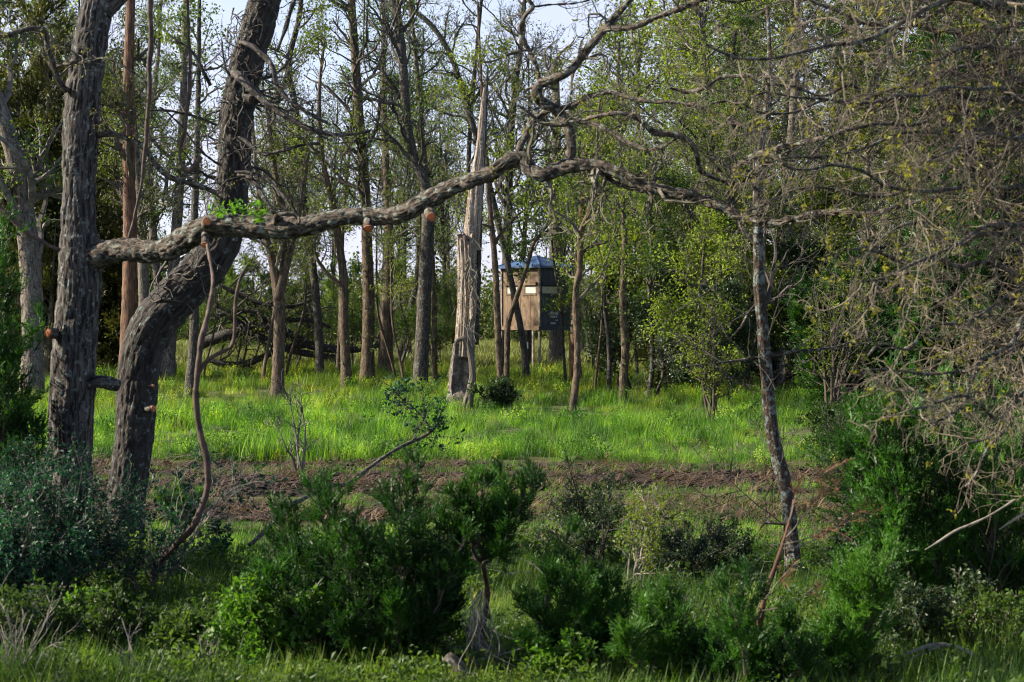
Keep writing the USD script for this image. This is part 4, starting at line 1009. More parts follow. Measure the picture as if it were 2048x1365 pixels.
YL = 12.2
PL, RL = spline(base_drop([(246, 1140, 74), (248, 1060, 72), (254, 960, 74), (263, 880, 76), (268, 810, 78), (271, 750, 80), (280, 700, 84), (302, 650, 88), (338, 605, 88), (375, 565, 86), (412, 522, 82), (438, 480, 76), (452, 430, 68), (460, 370, 64), (464, 300, 64), (470, 230, 66), (482, 160, 66), (502, 90, 65), (520, 30, 65), (534, -20, 62), (560, -110, 52)], YL), 0.018, YL)
PL[:, 1] += 0.12 * np.sin(np.linspace(0, 3.1, len(PL)))
loak = thing("leaning_oak", "dark oak leaning to the right and crossing behind the long limb", "oak tree", PL[0])
V, F, K = bigtube(PL, RL, 100, 0.012, 28, 7, 12, 0.4, 0.07)
part(loak, "trunk", V, F, "dark_oak_bark", True, K)
lsk = []
for k, pts in enumerate([
    [(468, 146, 16, 12.0), (490, 165, 17, 11.9), (515, 190, 15, 11.85), (545, 215, 14, 11.8), (575, 235, 12, 11.75), (620, 258, 10, 11.7), (680, 270, 8, 11.6), (740, 262, 5, 11.5)],
    [(482, 86, 10, 12.0), (502, 92, 10, 11.9), (525, 110, 11, 11.85), (545, 135, 10, 11.8), (552, 165, 9, 11.8), (572, 195, 9, 11.75), (610, 222, 8, 11.7), (660, 250, 6, 11.6)],
    [(555, 100, 6, 11.9), (570, 60, 8, 11.9), (582, 20, 9, 11.9), (600, -30, 8, 11.9)],
    [(478, 278, 10, 12.0), (502, 292, 9, 11.9), (525, 308, 8, 11.8), (570, 300, 6, 11.7), (640, 288, 4, 11.6)],
    [(420, 170, 8, 12.0), (400, 130, 7, 11.9), (385, 105, 6, 11.9), (350, 82, 4, 11.8)],
    [(478, 350, 10, 12.1), (505, 360, 10, 12.0), (525, 390, 9, 11.9), (548, 426, 8, 11.8)],
    [(470, 345, 7, 12.0), (520, 352, 7, 11.9), (560, 385, 6, 11.8), (590, 425, 5, 11.7)],
    [(432, 250, 6, 12.0), (395, 235, 6, 11.9), (340, 222, 5, 11.9), (300, 222, 3, 11.8)],
    [(440, 330, 6, 12.0), (400, 300, 5, 11.9), (360, 250, 4, 11.9), (320, 215, 2, 11.8)],
]):
    P, R = limbpart(loak, pts, 12, seed=80 + k, mat="oak_bark", sides=22)
    lsk.append((P, R))
V, F, K = bigtube(*spline([(497, 190, 30, 12.0), (505, 196, 24, 11.95), (509, 200, 14, 11.9)], 0.02), 24, 0.008, 34, 10, 3)
part(loak, "burl", V, F, "dark_oak_bark", True, K)
stub(loak, 305, 818, 12.15, 7, (1.0, -0.45, 0.0), 0.05)
stub(loak, 306, 772, 12.15, 3, (1.0, -0.5, 0.0), 0.04)
rng = np.random.default_rng(72)
tb = []
for (Ps, Rs) in lsk + [(PL[len(PL) // 2:], RL[len(RL) // 2:] * 0.4)]:
    idx = np.linspace(0, len(Ps) - 1, 20).astype(int)
    L = np.linalg.norm(np.diff(Ps, axis=0), axis=1).sum()
    a, ra = kids(Ps[idx][None], Rs[idx][None], max(3, int(8 * L)), rng, 0.1, 1.0, (0.5, 1.3), 0.5, 0.35, 9, 0.36, 0.04, 0.004, length=1.0)
    b, rb = kids(a, ra, 5, rng, 0.2, 1.0, (0.5, 1.2), 0.55, 0.6, 6, 0.36, 0.03, 0.0025)
    c, rc = kids(b, rb, 3, rng, 0.2, 1.0, (0.5, 1.2), 0.6, 0.7, 4, 0.36, 0.0, 0.0018)
    tb += [tubes(a, ra, 4), tubes(b, rb, 3), tubes(c, rc, 3)]
# pale dry vines clinging to the trunk
vp, vr = [], []
for k in range(46):
    i0 = rng.integers(int(len(PL) * 0.42), int(len(PL) * 0.88))
    pos, d = PL[i0] + np.array([rng.normal(0, 0.10), -RL[i0] - 0.02, 0]), norm(rng.normal(size=3) + np.array([0, 0, 0.4]))
    c = [pos]
    for j in range(15):
        d = norm(d + 0.45 * rng.normal(size=3))
        q_ = c[-1] + d * 0.035
        ax = PL[min(len(PL) - 1, max(0, int(i0 + (q_[2] - PL[i0][2]) / 0.018)))]
        w = q_ - ax
        w[2] = 0
        rad = np.linalg.norm(w)
        q_[:2] = ax[:2] + w[:2] / rad * np.clip(rad, RL[i0] + 0.012, RL[i0] + 0.09)
        q_[1] = min(q_[1], ax[1] + 0.02)
        c.append(q_)
    vp.append(c); vr.append(np.full(16, rng.uniform(0.0025, 0.005)))
V, F = join(*tb)
part(loak, "twigs", V, F, "twig_dark", kind="stuff")
V, F = tubes(np.array(vp), np.array(vr), 4)
part(loak, "clinging_vines", V, F, "twig_grey", kind="stuff")

# ------------------------------------------------------------------ hanging vines
def vine(label, pts, Y, name="hanging_vine", mat="vine_bark", cat="vine", forks=(), sides=12):
    P, R = spline(pts, 0.03, Y)
    th = thing(name, label, cat, P[-1])
    P = P + 0.012 * (meshkit.fbm(P * 6.0, 2, 3)[:, None] - 0.5) * np.array([1, 1, 0])
    V, F, K = bigtube(P, R * (0.8 + 0.45 * meshkit.noise(P * 7.0, 2)), sides, 0.003, 60, 30, len(label), 0, 0.35)
    part(th, "stem", V, F, mat, True, K)
    for f in forks:
        P, R = spline(f, 0.03, Y)
        V, F, K = bigtube(P, R, sides, 0.002, 60, 30, 3, 0, 0.2)
        part(th, "side_stem", V, F, mat, True, K)
    return th


vine("straight dark vine hanging from above between the big oak and the leaning oak", [(302, -60, 9), (301, 0, 10), (302, 60, 9), (300, 130, 9), (297, 200, 8), (292, 270, 8), (286, 340, 7), (277, 400, 6), (267, 440, 6), (258, 476, 5)], 11.0)
vine("dark vine hanging beside the leaning oak's trunk with a knot at its end", [(374, -60, 6), (375, 0, 6), (377, 60, 6), (380, 130, 7), (377, 200, 8), (370, 260, 7), (360, 300, 6), (362, 325, 8), (378, 342, 13), (392, 330, 11), (402, 314, 9)], 11.0)
vine("long thick vine curving from the leaning oak down to the grass below the soil strip", [(416, 490, 6, 10.6), (423, 540, 7, 10.4), (425, 580, 8, 10.2), (416, 625, 9, 10.1), (404, 680, 10, 10), (397, 740, 12, 10), (392, 790, 14, 10), (395, 840, 12, 10), (405, 880, 12, 10), (413, 920, 13, 10), (415, 960, 13, 10), (404, 1010, 13, 10), (388, 1050, 14, 10), (352, 1090, 12, 10.1), (325, 1118, 11, 10.2), (300, 1152, 9, 10.4)], 10,
     forks=([(397, 748, 9), (412, 725, 8), (440, 706, 8), (462, 694, 8), (469, 670, 7), (470, 630, 7), (473, 590, 7), (480, 560, 6), (496, 530, 5)],))
vine("reddish vine slanting across the left edge to the big oak", [(-20, 400, 6), (10, 425, 7), (40, 455, 8), (70, 475, 8), (95, 490, 7), (120, 500, 6)], 11.3)
vine("thin wiry vine looping down against the sky beside the tall brown trunk", [(738, -40, 2.6), (735, 30, 2.6), (733, 80, 2.6), (736, 110, 2.6), (744, 140, 2.2), (762, 152, 2), (782, 150, 2), (786, 135, 2), (782, 110, 2)], 30, mat="twig_dark", sides=6)
vine("thin straight vine hanging left of the tall brown trunk", [(728, -40, 3), (728, 40, 3), (727, 110, 3), (734, 150, 3), (750, 190, 2.4), (764, 240, 2)], 30, mat="twig_dark", sides=6)

# ------------------------------------------------------------------ near oak whose branches fill the right side
rng = np.random.default_rng(301)
YR = 8.6
PT, RT = spline(base_drop([(2330, 1400, 120), (2325, 1000, 105), (2310, 600, 98), (2300, 300, 90), (2310, 0, 80), (2330, -300, 60)], YR), 0.06, YR)
near = thing("near_oak", "twiggy oak whose lichened branches droop in from the right edge with yellow buds", "oak tree", PT[0])
V, F, K = bigtube(PT, RT, 40, 0.012, 28, 6, 14, 0.3)
part(near, "trunk", V, F, "limb_bark", True, K)
nsk = []
specs = [(2300, -60, 1700, -120), (2300, 20, 1640, 60), (2290, 80, 1560, 20), (2290, 150, 1500, 130), (2290, 200, 1480, 250), (2290, 260, 1620, 330), (2290, 300, 1540, 420), (2290, 340, 1700, 520), (2290, 380, 1640, 330), (2290, 420, 1760, 640),
         (2290, 450, 1690, 470), (2290, 480, 1740, 760), (2295, 520, 1800, 830), (2295, 560, 1760, 700), (2300, 600, 1890, 900), (2300, 640, 1830, 780), (2300, 500, 1940, 960), (2295, 230, 1740, 180), (2295, 120, 1800, -30), (2300, 560, 1960, 720), (2300, 430, 1900, 560), (2300, 660, 1985, 1010), (2300, 330, 1850, 350), (2300, 200, 1950, 60), (2290, -20, 1400, 40), (2290, 60, 1430, 180), (2290, 120, 1380, -60), (2290, 180, 1500, 300), (2290, -90, 1500, -20), (2290, 0, 1750, 150), (2290, 240, 1800, 250)]
for k, (u0, v0, u1, v1) in enumerate(specs):
    Y1 = YR - rng.uniform(0.2, 2.2)
    n = 15
    t = np.linspace(0, 1, n)
    u = u0 + (u1 - u0) * t + np.concatenate([[0], np.cumsum(rng.normal(0, 10, n - 1))]) * 0.8
    sag = (v0 - v1) * 0.0 + 40 * np.sin(np.pi * t) * rng.uniform(-1.2, 1.0)
    v = v0 + (v1 - v0) * t ** 1.15 + sag + np.concatenate([[0], np.cumsum(rng.normal(0, 16, n - 1))])
    w = np.linspace(rng.uniform(10, 18), rng.uniform(3, 5), n)
    pts = [(u[i], v[i], w[i], YR + (Y1 - YR) * t[i]) for i in range(n)]
    P, R = spline(pts, 0.03)
    V, F, K = bigtube(P, R, 16, 0.004, 40, 18, 100 + k, 0, 0.16)
    part(near, "limb", V, F, "limb_bark", True, K)
    nsk.append((P, R))
tb1, tb2, bp, bd = [], [], [], []
for k, (Ps, Rs) in enumerate(nsk):
    idx = np.linspace(int(len(Ps) * 0.15), len(Ps) - 1, 22).astype(int)
    L = np.linalg.norm(np.diff(Ps[idx], axis=0), axis=1).sum()
    a, ra = kids(Ps[idx][None], Rs[idx][None], int(7.5 * L) + 2, rng, 0.05, 1.0, (0.5, 1.3), 0.6, 0.5, 10, 0.26, -0.03, 0.0032, length=0.9)
    b, rb = kids(a, ra, 6, rng, 0.15, 1.0, (0.5, 1.2), 0.5, 0.6, 6, 0.24, -0.03, 0.0017)
    c, rc = kids(b, rb, 4, rng, 0.15, 1.0, (0.5, 1.2), 0.6, 0.7, 4, 0.24, -0.03, 0.0011)
    (tb1 if (specs[k][3] > 480 or k % 4 == 0) else tb2).extend([tubes(a, ra, 4), tubes(b, rb, 3), tubes(c, rc, 3)])
    p, d = along(c, 1, rng, 0.8)
    keep = rng.uniform(size=len(p)) < 0.07
    bp.append(p[keep]); bd.append(d[keep])
V, F = join(*tb1)
part(near, "twigs", V, F, "twig_tan", kind="stuff")
V, F = join(*tb2)
part(near, "twigs", V, F, "twig_brown", kind="stuff")
p, d = np.concatenate(bp), np.concatenate(bd)
V, F = leaves(np.repeat(p, 6, 0), np.repeat(d, 6, 0), 0.024, rng, 0.45, 1.0, 0.008)
part(near, "bud_clusters", V, F, "leaf_bud", kind="stuff")

# ------------------------------------------------------------------ cedars
SPRAY = [spray_proto(np.random.default_rng(400 + k)) for k in range(4)]
SPRAYC = [spray_proto(np.random.default_rng(410 + k), 8, 0.06) for k in range(3)]


def cedar(name, label, base, tips, Y, mat="cedar_green", seed=0, k=24, ks=4, size=0.13, depth=0.35, stem=12, twig="twig_brown", lf=0.32, protos=SPRAY, t0=0.25, cat="cedar bush", up=0.35, trunk=None, spray_up=0.5, lead=None):
    """Stems fan out from base (u, v) to the tips (u, v) of the photograph's outline; feathery sprays along them."""
    rng = np.random.default_rng(seed)
    b0 = at(base[0], base[1], Y)
    g0 = b0.copy()
    g0[2] = ground_z(b0[0], b0[1]) - 0.03
    if lead is None:
        b0[2] = min(b0[2], g0[2])
    th = thing(name, label, cat, g0)
    if lead is not None:
        P, R = spline(lead, 0.02, Y)
        V, F, K = bigtube(P, R, 14, 0.003, 40, 8, seed, 0.2, 0.1)
        part(th, "trunk", V, F, "red_bark", True, K)
    st, sr = [], []
    for (u, v, *q_) in tips:
        t1 = at(u, v, Y + rng.uniform(-depth, depth))
        mid = (b0 + t1) / 2 + np.array([(t1[0] - b0[0]) * 0.22, (t1[1] - b0[1]) * 0.3, -0.05 * (t1[2] - b0[2])])
        t = np.linspace(0, 1, 12)[:, None]
        c = (1 - t) ** 2 * b0 + 2 * t * (1 - t) * mid + t ** 2 * t1
        c[1:] += np.cumsum(rng.normal(0, 0.008, (11, 3)), 0)
        st.append(c)
        sr.append(np.linspace(stem, 1.5, 12) * Y / FPX / 2)
    st, sr = np.array(st), np.array(sr)
    for c, r in zip(st[: 4 if trunk is None else trunk], sr):
        P, R = resample(c, r, 0.04)
        V, F, K = bigtube(P, R, 10, 0.003, 40, 8, seed)
        part(th, "stem", V, F, "brown_bark", True, K)
    a, ra = kids(st, sr, k, rng, t0, 1.0, (0.5, 1.1), lf, 0.5, 7, 0.16, up, 0.0022)
    b, rb = kids(a, ra, ks, rng, 0.25, 1.0, (0.4, 0.9), 0.45, 0.6, 4, 0.2, up * 0.6, 0.0015)
    V, F = join(tubes(st, sr, 5), tubes(a, ra, 3), tubes(b, rb, 3))
    part(th, "twigs", V, F, twig, kind="stuff")
    P1, D1 = along(a, ks, rng, 0.35)
    ends, dend = b[:, -1], norm(b[:, -1] - b[:, -2])
    p, d = np.concatenate([P1, ends, b[:, 2]]), np.concatenate([D1, dend, dend])
    d = norm(d + np.array([0, 0, spray_up]) + 0.35 * rng.normal(size=d.shape))
    pick = rng.integers(0, len(protos), len(p))
    V, F = join(*[bake(*protos[q_], p[pick == q_], d[pick == q_], size * rng.uniform(0.55, 1.25, (pick == q_).sum()), rng) for q_ in range(len(protos))])
    part(th, "foliage", V, F, mat, kind="stuff")
    return th


cedar("cedar_bush", "feathery dark green cedar bush in the middle of the foreground", (770, 1380),
      [(545, 1085), (590, 1050), (640, 1025), (690, 1000), (722, 1040), (768, 1000), (818, 985), (850, 1030), (895, 1050), (610, 1130), (560, 1170), (680, 1110), (750, 1100), (830, 1100), (890, 1120), (925, 1090), (640, 1220), (720, 1190), (800, 1170), (880, 1200), (920, 1170), (590, 1250), (700, 1270), (860, 1280), (800, 1080), (780, 1240)], 8.2, "cedar_green", 501, 22, 4, 0.095, 0.35, 8, t0=0.22, lf=0.24, trunk=3)
cedar("cedar_sapling", "slim cedar sapling with a bare reddish stem right of the dark cedar bush", (966, 1125), [(968, 965), (1000, 945), (1040, 958), (930, 985), (1010, 1000), (945, 1030), (985, 1050), (1060, 985), (920, 1020), (1015, 1060), (930, 1080), (990, 1100)], 8.4, "cedar_green", 502, 14, 3, 0.085, 0.15, 9, t0=0.3, lf=0.3, trunk=3, lead=[(958, 1350, 14), (962, 1290, 12), (970, 1230, 11), (975, 1185, 10), (970, 1150, 10), (966, 1120, 9)])
cedar("small_cedar", "small blue-green cedar between the dark cedar bush and the bright one to its right", (1140, 1380), [(1090, 1180), (1130, 1110), (1175, 1130), (1215, 1180), (1080, 1240), (1150, 1200), (1200, 1250), (1240, 1230), (1110, 1290), (1190, 1310)], 8.1, "cedar_green", 503, 16, 3, 0.10, 0.25, 8)
cedar("bright_cedar", "bright green feathery cedar seedling at the lower edge right of centre", (1330, 1400), [(1260, 1270), (1290, 1240), (1330, 1228), (1360, 1260), (1290, 1300), (1340, 1300), (1390, 1300), (1250, 1320)], 7.7, "cedar_bright", 504, 14, 3, 0.10, 0.2, 7)
cedar("low_cedar", "low dark cedar seedling at the lower edge below the dead cedar sapling", (1500, 1420), [(1400, 1290), (1450, 1255), (1480, 1290), (1530, 1300), (1570, 1280), (1420, 1340), (1500, 1340), (1590, 1330), (1470, 1180)], 7.5, "cedar_green", 505, 15, 3, 0.10, 0.2, 7)
cedar("leaning_cedar", "light green cedar leaning up to the right in front of the big right cedar", (1660, 1400), [(1755, 1130), (1720, 1160), (1690, 1190), (1740, 1200), (1700, 1250), (1660, 1270), (1640, 1310), (1700, 1310), (1620, 1340)], 7.8, "cedar_bright", 506, 18, 3, 0.105, 0.2, 8)
cedar("big_cedar", "big dark cedar filling the lower right corner", (1920, 1400),
      [(1720, 870), (1760, 830), (1800, 850), (1840, 815), (1880, 840), (1920, 850), (1960, 830), (2010, 850), (2050, 830), (1700, 930), (1740, 960), (1800, 940), (1860, 960), (1920, 960), (1990, 950), (2050, 960), (1720, 1040), (1780, 1060), (1850, 1070), (1930, 1080), (2000, 1060), (2070, 1080), (1780, 1170), (1850, 1180), (1930, 1190), (2010, 1180), (2080, 1190), (1800, 1260), (1880, 1270), (1960, 1280), (2040, 1280)], 9.2, "cedar_green", 507, 17, 4, 0.115, 0.5, 12, t0=0.35, lf=0.26, trunk=3)
cedar("left_cedar", "dark cedar standing against the left edge in front of the pale trunk", (-90, 1280),
      [(-40, 455), (-70, 430), (-20, 520), (0, 600), (-20, 640), (15, 680), (0, 720), (30, 770), (-20, 780), (40, 830), (70, 870), (-60, 560), (-90, 650), (-40, 850), (20, 930), (60, 980), (-90, 520), (0, 1020)], 11.0, "cedar_green", 508, 18, 4, 0.13, 0.35, 14, t0=0.45, lf=0.22)
cedar("ground_cedar", "knee-high cedar seedling at the near edge of the soil strip beside the curved vine", (365, 1060), [(335, 1000), (355, 985), (375, 990), (395, 1000), (340, 1025), (385, 1025), (365, 1010)], 13.5, "cedar_bright", 509, 12, 3, 0.10, 0.1, 6)
# taller cedars behind
cedar("tall_cedar", "tall dark cedar crown behind the twigs at the upper right corner", (1960, 830), [(1940, -60), (1990, -40), (2050, 20), (1910, 40), (1960, 90), (2020, 120), (2080, 180), (1900, 160), (1950, 230), (2010, 270), (2070, 330), (1930, 350), (1990, 420), (2060, 470), (1950, 520), (2020, 570), (2080, 620), (1970, 640), (1890, 420), (1870, 300), (1850, 560), (1840, 660), (1920, 690), (2030, 700)], 24.0, "cedar_green", 510, 20, 5, 0.30, 1.0, 20, lf=0.22, protos=SPRAYC, t0=0.4, cat="cedar tree", trunk=1, up=0.1)
cedar("olive_cedar", "brownish-olive cedar behind the big oak at the upper left", (88, 790), [(60, 120), (95, 90), (120, 160), (40, 220), (80, 260), (125, 300), (30, 360), (70, 420), (110, 450), (125, 520), (20, 480), (60, 560), (110, 620), (40, 640), (0, 300), (0, 150), (30, 60), (-20, 0)], 46.0, "cedar_olive", 511, 22, 5, 0.50, 1.6, 20, lf=0.22, protos=SPRAYC, t0=0.3, cat="cedar tree", trunk=1, up=0.1)
cedar("gap_cedar", "dark olive cedar filling the gap between the big oak and the reddish trunk", (212, 760), [(195, 420), (215, 380), (235, 440), (190, 520), (220, 520), (245, 560), (185, 600), (215, 640), (240, 660), (200, 690), (180, 330), (230, 340)], 50.0, "cedar_olive", 512, 20, 5, 0.48, 1.4, 14, lf=0.25, protos=SPRAYC, t0=0.2, cat="cedar tree", trunk=1, up=0.1)
cedar("thicket_cedar", "dark cedar deep in the thicket right of the blotched slim tree", (1690, 815), [(1610, 600), (1640, 560), (1690, 540), (1740, 570), (1780, 610), (1620, 680), (1680, 660), (1740, 680), (1790, 700), (1640, 740), (1710, 740), (1770, 760)], 34.0, "cedar_green", 513, 20, 5, 0.34, 0.9, 14, lf=0.25, protos=SPRAYC, t0=0.2, cat="cedar tree", trunk=1, up=0.1)
cedar("shaded_cedar", "dark cedar at the wood's edge between the ivied trunks and the blotched slim tree", (1360, 815), [(1320, 620), (1350, 560), (1390, 590), (1420, 640), (1310, 680), (1360, 660), (1420, 700), (1330, 740), (1380, 740), (1430, 760)], 40.0, "cedar_olive", 514, 20, 5, 0.42, 1.0, 14, lf=0.25, protos=SPRAYC, t0=0.2, cat="cedar tree", trunk=1, up=0.1)

# ------------------------------------------------------------------ leafy shrubs and weeds in front
def shrub(name, label, u, v, w, h, Y=None, lf="leaf_green", tw="twig_grey", leaf=0.025, seed=0, stems=9, k=(7, 4), nleaf=5, cat="shrub", spread=0.9, wig=0.16, up=0.1, rt=0.0018, stemw=6, lean=0.0):
    """A many-stemmed shrub with its foot at pixel (u, v), w by h pixels."""
    rng = np.random.default_rng(seed + 9000)
    Y = Y or ground_y(v)
    b0 = at(u, v, Y)
    b0[2] = ground_z(b0[0], b0[1]) - 0.02
    W, H = w * Y / FPX / 2, h * Y / FPX
    th = thing(name, label, cat, b0)
    az, q_ = rng.uniform(0, 2 * np.pi, stems), rng.uniform(0.1, 1, stems) ** 0.5
    tip = b0 + np.stack([np.cos(az) * q_ * W + lean * W, np.sin(az) * q_ * W * 0.8, H * np.sqrt(np.maximum(0.05, 1 - 0.75 * q_ ** 2)) * rng.uniform(0.75, 1.08, stems)], -1)
    ft = b0 + rng.normal(0, 0.05 * W + 0.01, (stems, 3)) * [1, 1, 0]
    mid = (ft + tip) / 2 + np.array([0, 0, 0.15 * H]) + rng.normal(0, 0.06 * H, (stems, 3))
    t = np.linspace(0, 1, 10)[None, :, None]
    st = (1 - t) ** 2 * ft[:, None] + 2 * t * (1 - t) * mid[:, None] + t ** 2 * tip[:, None]
    st = st + np.cumsum(rng.normal(0, 0.006 * H, st.shape), 1)
    sr = np.repeat((np.linspace(stemw, 1.2, 10) * Y / FPX / 2)[None], stems, 0)
    a, ra = kids(st, sr, k[0], rng, 0.15, 1.0, (0.5, 1.2), 0.42, 0.6, 6, wig, up, rt * 1.2)
    b, rb = kids(a, ra, k[1], rng, 0.1, 1.0, (0.5, 1.2), 0.5, 0.7, 4, wig, up, rt)
    V, F = join(tubes(st, sr, 6), tubes(a, ra, 4), tubes(b, rb, 3))
    part(th, "stems", V, F, tw, kind="stuff")
    if lf and nleaf:
        p, d = along(np.concatenate([b, a[:, 2:6]]), int(nleaf * 1.8), rng, 0.1)
        V, F = leaves(p, d, leaf * 1.2, rng, 0.58, spread, leaf * 0.5)
        part(th, "leaves", V, F, lf, kind="stuff")
    return th


shrub("privet_shrub", "large blue-green shrub with pale twigs hiding the foot of the big oak", 95, 1185, 400, 335, 9.9, "leaf_teal", "twig_grey", 0.022, 1, 26, (10, 5), 4, stemw=7)
shrub("privet_shrub", "blue-green shrub hiding the foot of the leaning oak", 300, 1190, 230, 190, 10.2, "leaf_teal", "twig_grey", 0.022, 2, 8, (8, 4), 3)
shrub("privet_shrub", "darkest blue-green shrub low in the left corner", 20, 1230, 300, 260, 9.4, "leaf_teal", "twig_grey", 0.026, 3, 16, (9, 5), 4)
shrub("privet_shoot", "long pale shoots of blue-green leaves reaching across the curved vine", 300, 1130, 330, 330, 10.6, "leaf_teal", "dead_pale", 0.03, 4, 7, (5, 3), 2, lean=0.55)
shrub("leafy_bush", "bright green leafy bush left of the dark cedar bush", 545, 1330, 250, 190, 8.1, "leaf_bright", "twig_brown", 0.028, 5, 16, (8, 4), 4)
shrub("leafy_bush", "mid green leafy bush between the vine's foot and the bright green bush", 390, 1330, 210, 140, 8.3, "leaf_green", "twig_grey", 0.026, 6, 11, (8, 4), 4)
shrub("leafy_bush", "low green leafy bush below the blue-green shrub at the left", 200, 1330, 220, 150, 8.5, "leaf_green", "twig_grey", 0.026, 7, 11, (8, 4), 4)
shrub("leafy_bush", "small fresh green sprig at the foot of the leaning oak", 175, 1270, 110, 140, 8.7, "leaf_bright", "twig_grey", 0.024, 8, 6, (6, 3), 3)
shrub("leafy_bush", "dark green leafy bush in the bottom left corner", 40, 1340, 260, 170, 8.1, "leaf_green", "twig_grey", 0.026, 9, 14, (8, 4), 4)
shrub("leafy_bush", "dark green leafy bush right of the dry vine tangle", 1110, 1390, 180, 130, 7.8, "leaf_bright", "twig_brown", 0.026, 11, 10, (7, 4), 4)
shrub("yaupon_shrub", "dark small-leaved shrub with arching stems standing before the soil strip", 1190, 1165, 200, 215, 11.2, "leaf_dark", "twig_dark", 0.015, 12, 12, (9, 5), 6)
shrub("yaupon_shrub", "pale-stemmed yellow-green shrub in front of the soil strip right of centre", 1275, 1190, 160, 230, 10.5, "leaf_lime", "dead_pale", 0.020, 13, 7, (8, 4), 3)
shrub("yaupon_shrub", "wide low dark shrub right of the pale-stemmed one", 1385, 1170, 260, 130, 11.0, "leaf_dark", "twig_dark", 0.015, 14, 18, (9, 5), 5)
shrub("yaupon_shrub", "leafy green shrub right of the blotched slim tree", 1745, 1160, 240, 330, 11.8, "leaf_green", "twig_grey", 0.018, 16, 22, (9, 5), 5)
shrub("yaupon_shrub", "dense dark shrub in front of the leafy one, beside the leaning cedar", 1745, 1215, 190, 190, 10.4, "leaf_dark", "twig_dark", 0.022, 17, 14, (9, 5), 4)
shrub("yaupon_shrub", "dark shrub in the shade under the big right cedar", 1830, 1340, 330, 190, 8.4, "leaf_dark", "twig_brown", 0.022, 18, 18, (9, 5), 4)
shrub("yaupon_shrub", "small leafy shrub at the lower right edge", 2000, 1350, 220, 170, 8.1, "leaf_green", "twig_brown", 0.022, 19, 12, (8, 4), 3)
shrub("yaupon_shrub", "green shrub beyond the soil strip's right end", 1690, 930, 230, 130, 20.5, "leaf_green", "twig_dark", 0.04, 20, 16, (9, 5), 4)
shrub("yaupon_shrub", "dark low shrub against the foot of the broken snag on its right", 985, 832, 110, 60, 31, "leaf_dark", "twig_dark", 0.05, 21, 12, (8, 5), 4)
shrub("lime_shrub", "yellow-leaved shrub shining left of the blotched slim tree", 1425, 830, 130, 250, 30, "leaf_lime", "twig_brown", 0.05, 22, 8, (8, 4), 3)
shrub("lime_shrub", "lime-leaved bush shining right of the blotched slim tree", 1660, 815, 240, 330, 31, "leaf_lime", "twig_brown", 0.05, 23, 12, (8, 4), 3)
shrub("dead_brush", "bare pale twiggy brush in the lower left corner", 20, 1390, 240, 240, 7.6, None, "dead_pale", 0, 24, 16, (3, 1), 0, "dead shrub", stemw=3, rt=0.0012)
shrub("dead_brush", "bare pale branching twig standing in the green bush left of centre", 275, 1330, 90, 180, 7.9, None, "dead_pale", 0, 25, 3, (4, 2), 0, "dead shrub", stemw=4, rt=0.0012)
shrub("dead_brush", "bare grey twigs poking up right of the pale branching twig", 400, 1330, 90, 150, 7.9, None, "dead_pale", 0, 26, 4, (4, 3), 0, "dead shrub", stemw=4)
shrub("bare_sapling", "thin bare sapling standing in the sunny grass at the edge of the soil strip", 602, 960, 130, 240, 18.5, None, "twig_grey", 0, 27, 4, (7, 5), 0, "sapling", stemw=6, rt=0.004)
shrub("bare_sapling", "low bare grey sapling at the left end of the soil strip", 485, 1010, 70, 130, 15.0, None, "twig_grey", 0, 28, 3, (4, 3), 0, "sapling", stemw=4, rt=0.003)
shrub("leaf_sprout", "dark-leaved seedling in the near grass right of the curved vine", 435, 1120, 50, 90, 11.5, "leaf_teal", "twig_grey", 0.03, 29, 4, (5, 3), 3, "seedling", stemw=4)

# bare bent branch with a tuft of leaves, leaning over the soil strip
P, R = spline([(500, 1090, 8, 10.6), (520, 1072, 9, 10.8), (560, 1030, 8, 11.2), (620, 990, 9, 12.0), (660, 972, 9, 12.4), (695, 968, 9, 12.8), (720, 950, 8, 13), (760, 920, 7, 13.2), (810, 890, 7, 13.4), (850, 872, 7, 13.5), (868, 858, 5, 13.5), (880, 840, 4, 13.5)], 0.03)
fb = thing("arching_branch", "thin dark branch arching over the soil strip with dusky leaves at its tip", "branch", P[0])
V, F, K = bigtube(P, R, 12, 0.002, 60, 20, 2, 0, 0.2)
part(fb, "stem", V, F, "dusk_bark", True, K)
P2, R2 = spline([(864, 862, 5), (848, 838, 4), (826, 815, 4), (805, 800, 3), (790, 785, 2)], 0.03, 13.5)
rng = np.random.default_rng(44)
sk = np.stack([P2[np.linspace(0, len(P2) - 1, 12).astype(int)], P[np.linspace(len(P) * 0.86, len(P) - 1, 12).astype(int)]])
a, ra = kids(sk, np.full((2, 12), 0.008), 14, rng, 0.2, 1.0, (0.5, 1.2), 0.6, 0.5, 6, 0.25, 0.15, 0.003, length=0.5)
b, rb = kids(a, ra, 4, rng, 0.2, 1.0, (0.5, 1.2), 0.5, 0.6, 4, 0.25, 0.1, 0.0024)
V, F = join(tubes(sk, np.stack([np.linspace(0.009, 0.003, 12)] * 2), 6), tubes(a, ra, 4), tubes(b, rb, 3))
part(fb, "twigs", V, F, "twig_dark")
p, d = along(b, 3, rng, 0.2)
V, F = leaves(p, d, 0.04, rng, 0.65, 0.9, 0.015)
part(fb, "leaves", V, F, "leaf_teal", kind="stuff")

